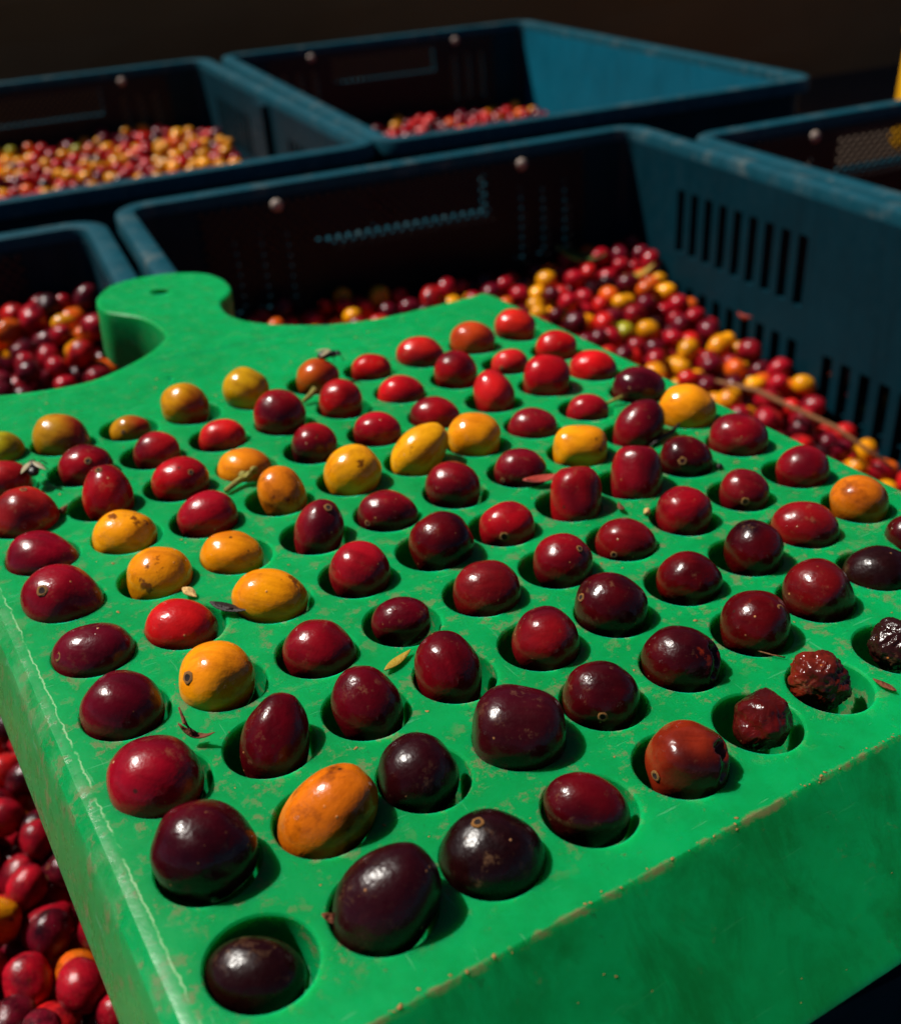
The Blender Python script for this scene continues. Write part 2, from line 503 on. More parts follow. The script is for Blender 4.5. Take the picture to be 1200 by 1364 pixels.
def crate_meshes():
    T = HC
    me = {}
    mb = MB()
    ring(mb, [(0.0, T - 0.55), (0.0, T - 0.12), (0.04, T - 0.04), (0.12, T), (0.50, T), (0.58, T - 0.04), (0.62, T - 0.12), (0.62, T - 0.40), (0.16, T - 0.42), (0.16, T - 0.55)])
    me['rim'] = mb.mesh("crate_rim", M_RIM)
    smooth_by_angle(me['rim'])
    mb = MB()
    ring(mb, [(0.02, T - 6.95), (0.02, T - 6.65), (0.37, T - 6.65), (0.37, T - 6.95)])
    me['rib'] = mb.mesh("crate_rib", M_CRATE)
    zt, zb = T - 0.41, 0.25
    L, W = CL - 2 * CR, CW - 2 * CR
    holes = []
    for g0, rows in ((3.9, (0, 1)), (11.75, (1,)), (CL - 3.9 - 6.55, (0, 1))):
        for k in range(9 if g0 != 11.75 else 6):
            s = g0 - CR + 0.78 * k
            for r in rows:
                a, b = ((1.5, 3.65), (4.75, 6.9))[r]
                holes.append((s, s + 0.42, T - b, T - a))
    mb = MB()
    plate(mb, L, zb, zt, 0.28, holes, lambda s, d, z: (d, L / 2 - s, z))
    for z in (0.30, 0.50):
        pass
    me['side'] = mb.mesh("crate_side_wall", M_CRATE)
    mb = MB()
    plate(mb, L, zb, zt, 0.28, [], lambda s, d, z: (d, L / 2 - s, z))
    me['side_sunlit'] = mb.mesh("crate_side_wall", M_CRATE_SUNLIT)
    holes = [(W / 2 - 3.2, W / 2 + 3.2, T - 2.2, T - 0.8)]
    for sx in (-1, 1):
        for k in range(3):
            s = W / 2 + sx * (4.3 + 0.88 * k)
            holes.append((s - 0.2, s + 0.2, T - 4.0, T - 1.4))
    mb = MB()
    plate(mb, W, zb, zt, 0.28, holes, lambda s, d, z: (s - W / 2, d, z))
    me['end'] = mb.mesh("crate_end_wall", M_CRATE)
    mb = MB()
    plate(mb, W, zb, zt, 0.28, [], lambda s, d, z: (s - W / 2, d, z))
    me['end_plain'] = mb.mesh("crate_end_wall", M_CRATE)
    mb = MB()
    mb.box((0, 0.62, T - 2.30), (3.4, 0.33, 0.09))
    for sx in (-1, 1):
        mb.box((sx * 3.33, 0.62, T - 1.52), (0.07, 0.33, 0.68))
    me['grip'] = mb.mesh("crate_grip", M_RIM)
    # corner: a quarter of the rounded wall
    mb = MB()
    n = 7
    vs, fs = [], []
    for k in range(n + 1):
        a = math.radians(90 * k / n)
        for r in (CR - 0.38, CR - 0.66):
            for z in (zb, zt):
                vs.append((r * math.cos(a), r * math.sin(a), z))
    for k in range(n):
        o = k * 4
        fs += [(o, o + 4, o + 5, o + 1), (o + 2, o + 3, o + 7, o + 6), (o + 1, o + 5, o + 7, o + 3), (o, o + 2, o + 6, o + 4)]
    mb.add(vs, fs)
    me['corner'] = mb.mesh("crate_corner", M_CRATE)
    smooth_by_angle(me['corner'])
    mb = MB()
    pts = rrect(0.37)
    mb.add([(x, y, z) for z in (0.002, 0.30) for x, y in pts],
           [tuple(range(len(pts)))[::-1], tuple(range(len(pts), 2 * len(pts)))] + [(k, (k + 1) % len(pts), len(pts) + (k + 1) % len(pts), len(pts) + k) for k in range(len(pts))])
    me['base'] = mb.mesh("crate_base", M_CRATE)
    # vertical stiffener on the inside of a side wall
    mb = MB()
    mb.box((0.16, 0, (zt + zb) / 2 - 0.02), (0.16, 0.75, (zt - zb) / 2 - 0.03))
    me['stiff'] = mb.mesh("crate_stiffener", M_CRATE)
    # diamond net across the inside of an end wall, cut to the panel
    mb = MB()
    u0, u1, z0, z1 = -6.9, 6.9, T - 5.2, T - 0.5
    sp = 0.35
    for sgn in (1, -1):
        for c in np.arange(-14, 14, sp):
            # line z - zm = sgn * (u - c)
            zm = (z0 + z1) / 2
            pts = []
            for zz in (z0, z1):
                pts.append((c + sgn * (zz - zm), zz))
            (ua, za), (ub, zb2) = pts
            def clip(u, ref):
                uu = min(max(u, u0), u1)
                return uu, zm + sgn * (uu - c)
            if max(ua, ub) <= u0 or min(ua, ub) >= u1:
                continue
            A, Bq = clip(ua, 0), clip(ub, 0)
            d = Vector((Bq[0] - A[0], 0, Bq[1] - A[1]))
            ln = d.length
            if ln < 0.05:
                continue
            M = Matrix.Rotation(-math.atan2(d.z, d.x), 3, 'Y')
            mb.box(((A[0] + Bq[0]) / 2, 0.02 * sgn, (A[1] + Bq[1]) / 2), (ln / 2, 0.018, 0.052), 0, M)
    me['net'] = mb.mesh("crate_net", M_NET)
    mb = MB()
    vs, fs = [(0, -0.16, 0)], []
    for r, d in ((0.12, -0.14), (0.19, -0.07), (0.21, 0.0)):
        vs += [(r * math.cos(a * math.pi / 5), d, r * math.sin(a * math.pi / 5)) for a in range(10)]
    fs += [(0, 1 + q, 1 + (q + 1) % 10) for q in range(10)]
    for k in range(2):
        fs += [(1 + k * 10 + q, 1 + k * 10 + (q + 1) % 10, 11 + k * 10 + (q + 1) % 10, 11 + k * 10 + q) for q in range(10)]
    mb.add(vs, fs)
    me['rivet'] = mb.mesh("crate_rivet", M_RIVET, True)
    return me


CM = crate_meshes()


def make_crate(x0, y_far, label, rot=0.0, stretch=1.0, stiff=False, bright=False, closed=False, wide=1.0):
    """x0: left outer edge, y_far: far outer edge"""
    c = link("harvest_crate", None)
    c.location = ((x0 + CW / 2 * wide) * P, (y_far - CL / 2 * stretch) * P, 0)
    c.scale.y = stretch
    c.scale.x = wide
    c.rotation_euler.z = math.radians(rot)
    tag(c, label, "crate", "blue plastic harvest crates")

    def put(name, key, x=0, y=0, rz=0, z=0):
        o = link(name, CM[key], c)
        o.location = (x * P, y * P, z * P)
        o.rotation_euler.z = math.radians(rz)
        return o
    put("rim", 'rim')
    put("rib", 'rib')
    put("base", 'base')
    sd = 'side_sunlit' if bright else 'side'  # bright: side walls with sunlight painted into their colour
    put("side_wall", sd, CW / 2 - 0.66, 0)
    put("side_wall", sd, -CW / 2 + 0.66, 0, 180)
    ends = [put("end_wall", 'end', 0, CL / 2 - 0.66)]
    near = put("end_wall", 'end_plain' if closed else 'end', 0, -CL / 2 + 0.66, 180)
    if not closed:
        ends.append(near)
    for sx, sy, rz in ((1, 1, 0), (-1, 1, 90), (-1, -1, 180), (1, -1, 270)):
        put("corner_post", 'corner', sx * (CW / 2 - CR), sy * (CL / 2 - CR), rz)
    for sx, rz in ((1, 180), (-1, 0)) if stiff else ():
        put("stiffener", 'stiff', sx * (CW / 2 - 0.665), 0, rz)
    for e in ends:
        link("grip_lip", CM['grip'], e)
        nt = link("mesh_screen", CM['net'], e)
        nt.location = (0, -0.09 * P, 0)
        for sx in (-1, 1):
            r = link("rivet", CM['rivet'], e)
            r.location = (sx * 4.4 * P, -0.13 * P, (HC - 0.62) * P)
    return c


make_crate(0.45, 15.0, "blue crate under the board's right edge, half full, slotted side wall in sun")
make_crate(-18.80, 13.9, "blue crate under the board's rounded edge, heaped with dark red cherries", 0, 1.06)
make_crate(-8.45, 45.45, "blue crate with many yellow and red cherries, behind the crate beneath the handle", 0.6, stiff=True, closed=True)
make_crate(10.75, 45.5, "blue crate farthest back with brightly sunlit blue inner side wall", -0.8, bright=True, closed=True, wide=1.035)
make_crate(19.50, 12.15, "blue crate standing against the slotted side wall, dark and empty looking inside")

# ------------------------------------------------------------------ cherry shapes
def ovoid(seed, nseg, nring, point=0.0, power=2.0, lump=0.03, raisin=0.0, crack=False, dimple=0.05, dent=1.0):
    """unit ovoid about the x axis: returns vertices and faces"""
    vs, fs = [], []
    rs = random.Random(seed)
    dents = [(Vector((rs.uniform(-0.8, 0.8), rs.uniform(-0.3, 1), rs.uniform(-0.2, 1))).normalized(), rs.uniform(0.006, 0.03) * dent, rs.uniform(0.18, 0.4)) for q in range(3)]
    off = Vector((seed * 3.7, seed * 1.9, seed * 5.3))
    for k in range(nring + 1):
        t = math.pi * k / nring
        x, r = math.cos(t), math.sin(t)
        if power != 2.0:
            q = (abs(x) ** power + abs(r) ** power) ** (-1 / power)
            x, r = x * q, r * q
        r *= 1 - point * max(0.0, x) ** 1.5 * 0.9
        x2 = x + point * 0.22 * max(0, x)
        if dimple and x > 0.93:
            x2 -= dimple * (x - 0.93) / 0.07
        for s in range(nseg):
            a = 2 * math.pi * s / nseg
            p = Vector((x2, r * math.cos(a), r * math.sin(a)))
            d = p.normalized()
            g = 1 + lump * noise.noise(d * 1.4 + off) * 1.6
            for dv, dep, wd in dents:
                g -= dep * math.exp(-((d - dv).length / wd) ** 2)
            if raisin:
                w = noise.noise(d * 2.2 + off)
                q1 = Vector((d.x * 6.0, d.y * 1.7, d.z * 6.0)) + Vector((w, w * 0.5, w)) * 2.2
                w2 = noise.noise(q1 * 0.55 + off * 2)
                w3 = noise.noise(q1 * 1.25 + off)
                g += raisin * (-0.9 * abs(w2) ** 0.8 - 0.75 * abs(w3) ** 0.9 + 0.7 * w)
            if crack:
                # a torn notch on the upper right shoulder with a split running down from it
                d0, d1 = Vector((0.60, 0.56, 0.57)).normalized(), Vector((0.74, -0.12, 0.66)).normalized()
                t = max(0.0, min(1.0, (d - d0).dot(d1 - d0) / (d1 - d0).length_squared))
                wob = 0.05 * noise.noise(d * 6 + off)
                ds = (d - (d0 + (d1 - d0) * t)).length + wob
                dn = (d - d0).length + wob * 2
                g += -0.15 * math.exp(-(ds / 0.075) ** 2) - 0.22 * math.exp(-(dn / 0.20) ** 4) + 0.05 * math.exp(-((ds - 0.22) / 0.09) ** 2)
            vs.append(tuple(p * g))
    for k in range(nring):
        for s in range(nseg):
            a, b = k * nseg + s, k * nseg + (s + 1) % nseg
            fs.append((a, b, b + nseg, a + nseg))
    # weld the poles
    top = tuple(np.mean(np.array(vs[:nseg]), axis=0))
    bot = tuple(np.mean(np.array(vs[-nseg:]), axis=0))
    inner = vs[nseg:-nseg]
    vs = inner + [top, bot]
    nt, nb = len(inner), len(inner) + 1
    out = []
    for k in range(nring):
        for s in range(nseg):
            a, b = (k - 1) * nseg + s, (k - 1) * nseg + (s + 1) % nseg
            if k == 0:
                out.append((nt, s, (s + 1) % nseg))
            elif k == nring - 1:
                out.append((a, nb, b))
            else:
                out.append((a, a + nseg, b + nseg, b))
    return vs, out


# ------------------------------------------------------------------ heaps of cherries in the crates
TONES = {
    'red': (lin((150, 12, 28)), 'glossy red'),
    'bright': (lin((188, 24, 24)), 'bright red'),
    'maroon': (lin((92, 8, 26)), 'dark maroon'),
    'black': (lin((46, 10, 18)), 'blackish purple'),
    'yellow': (lin((222, 146, 12)), 'yellow'),
    'orange': (lin((206, 84, 16)), 'orange'),
    'green': (lin((150, 146, 30)), 'yellowish green'),
}
TONE_MAT = {'red': 'ripe', 'bright': 'ripe', 'maroon': 'over', 'black': 'dark', 'yellow': 'yellow', 'orange': 'bruised', 'green': 'yellow'}


def pile(u0, u1, v0, v1, surf, seed, per=3.0, rolls=7):
    """drop cherries one by one; each rolls down a few steps until it rests on its neighbours"""
    rd = random.Random(seed)
    cells = {}
    out = []
    cs = 0.95

    def height(x, y, r):
        z = surf(x, y) - 1.15
        cx, cy = int(x // cs), int(y // cs)
        for a in (-1, 0, 1):
            for b in (-1, 0, 1):
                for (X, Y, Z, Rr) in cells.get((cx + a, cy + b), ()):
                    d2 = (X - x) ** 2 + (Y - y) ** 2
                    s = (r + Rr) ** 2
                    if d2 < s:
                        z = max(z, Z + math.sqrt(s - d2))
        return z
    for k in range(int((u1 - u0) * (v1 - v0) * per)):
        r = rd.uniform(0.29, 0.39)
        x, y = rd.uniform(u0 + r, u1 - r), rd.uniform(v0 + r, v1 - r)
        z = height(x, y, r)
        step = 0.3
        for it in range(rolls):
            best = None
            a0 = rd.uniform(0, 6.28)
            for q in range(5):
                a = a0 + q * 1.2566
                X = min(max(x + step * math.cos(a), u0 + r), u1 - r)
                Y = min(max(y + step * math.sin(a), v0 + r), v1 - r)
                Z = height(X, Y, r)
                if Z < z - 0.01 and (best is None or Z < best[2]):
                    best = (X, Y, Z)
            if best:
                x, y, z = best
            else:
                step *= 0.5
        if z > surf(x, y) + 0.3:
            continue
        out.append((x, y, z, r))
        cells.setdefault((int(x // cs), int(y // cs)), []).append((x, y, z, r))
    return out


def lump2(x, y, s=0.0, amp=0.35, sc=0.16):
    return amp * noise.noise((x * sc + s, y * sc, s * 2.0))


def surf_main(x, y):
    return HC - 5.65 + 1.55 * max(-1.0, min(1.0, (y - 5.5) / 8.0)) + lump2(x, y, 1.0)


def surf_left(x, y):
    b = -5.5 + 2.2 * max(0, min(1, (y - 0) / 9.0))
    peak = 1.45 * max(0, min(1, (y - 6.5) / 5.5)) * max(0, min(1, (x + 7.0) / 5.0))
    return HC + b + peak + lump2(x, y, 2.0)


def surf_backleft(x, y):
    return HC - 3.95 + lump2(x, y, 3.0) + 0.5 * max(0, min(1, (y - 36) / 8)) - 3.5 * max(0, min(1, (27 - y) / 6))


def surf_back(x, y):
    return HC - 4.9 + lump2(x, y, 4.0, 0.3)


def surf_right(x, y):
    return HC - 6.5 + lump2(x, y, 5.0)


MIX = {
    'main': (('red', 30), ('bright', 14), ('maroon', 20), ('black', 6), ('yellow', 22), ('orange', 7), ('green', 1)),
    'left': (('red', 36), ('bright', 18), ('maroon', 18), ('black', 4), ('yellow', 7), ('orange', 9), ('green', 1)),
    'backleft': (('red', 24), ('bright', 12), ('maroon', 20), ('black', 6), ('yellow', 30), ('orange', 9), ('green', 1)),
    'back': (('red', 30), ('bright', 16), ('maroon', 26), ('black', 6), ('yellow', 12), ('orange', 9), ('green', 1)),
}
HEAPS = [
    ('main', 1.25, 18.6, -11.7, 14.05, surf_main, 'lying in the half full crate beside the slotted side wall', 'cherries in the crate with the slotted side wall'),
    ('left', -18.0, -0.65, -14.3, 12.95, surf_left, "heaped in the crate under the board's rounded edge", "cherries in the crate under the board's rounded edge"),
    ('backleft', -7.7, 9.7, 18.8, 44.4, surf_backleft, 'in the crate behind the one beneath the handle', 'cherries in the crate behind the handle'),
    ('back', 11.7, 29.2, 18.9, 44.5, surf_back, 'in the farthest crate with the sunlit side wall', 'cherries in the farthest crate'),
    ('back', 20.3, 37.6, -14.5, 11.2, surf_right, '', ''),
]
HEAP_LABEL = ["many small red and yellow cherries filling the crate beside the slotted wall",
              "many small dark red cherries filling the crate under the board's rounded edge",
              "many red and yellow cherries filling the crate behind the one beneath the handle",
              "scattered red cherries on the floor of the farthest crate with the sunlit side wall",
              "cherries lying deep in the dark crate against the slotted side wall"]
VARIANTS = []
for q in range(6):
    vs, fs = ovoid(30 + q, 20, 12, point=(0, 0.12, 0, 0.2, 0.05, 0)[q], power=(2, 2, 2.3, 2, 2.5, 2)[q], lump=0.05, dimple=0.06)
    VARIANTS.append((vs, fs))
PMESH = {}
for tone in TONES:
    for q, (vs, fs) in enumerate(VARIANTS):
        mb = MB()
        mb.add([(x * 1.14, y * 0.97, z * 0.97) for x, y, z in vs], fs)
        PMESH[(tone, q)] = mb.mesh("cherry_body", CH[TONE_MAT[tone]], True)


def scar_mesh(name):
    """low ring with a sunken dark middle, unit radius about z"""
    mb = MB()
    n = 12
    prof = [(1.0, -0.12), (0.84, 0.03), (0.58, 0.06), (0.30, -0.04), (0.0, -0.08)]
    vs = []
    for r, z in prof[:-1]:
        for q in range(n):
            w = 1 + 0.30 * noise.noise((math.cos(q * 6.283 / n) * 2, math.sin(q * 6.283 / n) * 2, r * 3))
            vs.append((r * w * math.cos(q * 6.283 / n), r * w * math.sin(q * 6.283 / n), z))
    vs.append((0, 0, prof[-1][1]))
    for k in range(3):
        mb.f += [(k * n + q, k * n + (q + 1) % n, (k + 1) * n + (q + 1) % n, (k + 1) * n + q) for q in range(n)]
        mb.mi += [0 if k < 2 else 1] * n
    mb.f += [(3 * n + q, 3 * n + (q + 1) % n, 4 * n) for q in range(n)]
    mb.mi += [1] * n
    mb.v = vs
    return mb.mesh(name, [M_SCAR, M_SCAR_DARK], True)


SCAR_ME = scar_mesh("scar_ring")


def seen_px(p):
    d = Vector(p) - CAM_POS
    z = -d.dot(CAM_Z)
    return (600 + 1415.7 * d.dot(CAM_X) / z, 682 - 1415.7 * d.dot(CAM_Y) / z, z)


HOLES = [
  [(0.024, 0.042), (0.022, 1.121), (0.022, 2.196), (0.029, 3.314), (0.033, 4.400), (0.027, 5.501), (0.042, 6.578), (0.025, 7.563), (0.027, 8.628), (0.030, 9.692)],
  [(0.992, -0.013), (1.007, 1.057), (0.996, 2.136), (0.981, 3.200), (0.994, 4.334), (1.010, 5.404), (1.022, 6.513), (0.984, 7.456), (0.997, 8.523), (1.016, 9.580)],
  [(1.977, -0.037), (1.981, 1.032), (1.971, 2.099), (1.967, 3.169), (1.972, 4.268), (1.991, 5.384), (1.953, 6.363), (1.962, 7.428), (1.972, 8.491), (1.987, 9.535)],
  [(2.979, -0.039), (2.972, 1.004), (2.966, 2.091), (2.965, 3.152), (2.956, 4.208), (2.956, 5.284), (2.957, 6.366), (2.971, 7.434), (2.975, 8.498), (2.977, 9.564)],
  [(3.988, -0.039), (3.966, 1.004), (3.959, 2.055), (3.966, 3.154), (3.967, 4.224), (3.956, 5.279), (3.961, 6.346), (3.964, 7.427), (3.978, 8.489), (3.983, 9.552)],
  [(4.996, -0.008), (4.978, 1.019), (4.969, 2.075), (4.989, 3.151), (4.988, 4.221), (4.985, 5.308), (4.984, 6.349), (4.969, 7.433), (5.001, 8.522), (5.002, 9.597)],
  [(5.996, 0.007), (5.990, 1.049), (5.998, 2.117), (6.015, 3.185), (6.034, 4.257), (6.003, 5.325), (6.006, 6.392), (6.006, 7.471), (6.018, 8.557), (6.026, 9.624)],
  [(7.027, 0.057), (7.022, 1.100), (7.030, 2.159), (7.034, 3.216), (7.033, 4.299), (7.036, 5.367), (7.039, 6.433), (7.044, 7.498), (7.049, 8.561), (7.055, 9.623)],
  [(8.071, 0.074), (8.069, 1.158), (8.071, 2.219), (8.074, 3.273), (8.077, 4.353), (8.079, 5.425), (8.083, 6.491), (8.088, 7.556), (8.093, 8.619), (8.100, 9.681)],
  [(9.122, 0.150), (9.122, 1.223), (9.093, 2.272), (9.129, 3.334), (9.139, 4.411), (9.132, 5.500), (9.136, 6.566), (9.142, 7.630), (9.148, 8.693), (9.155, 9.755)],
]
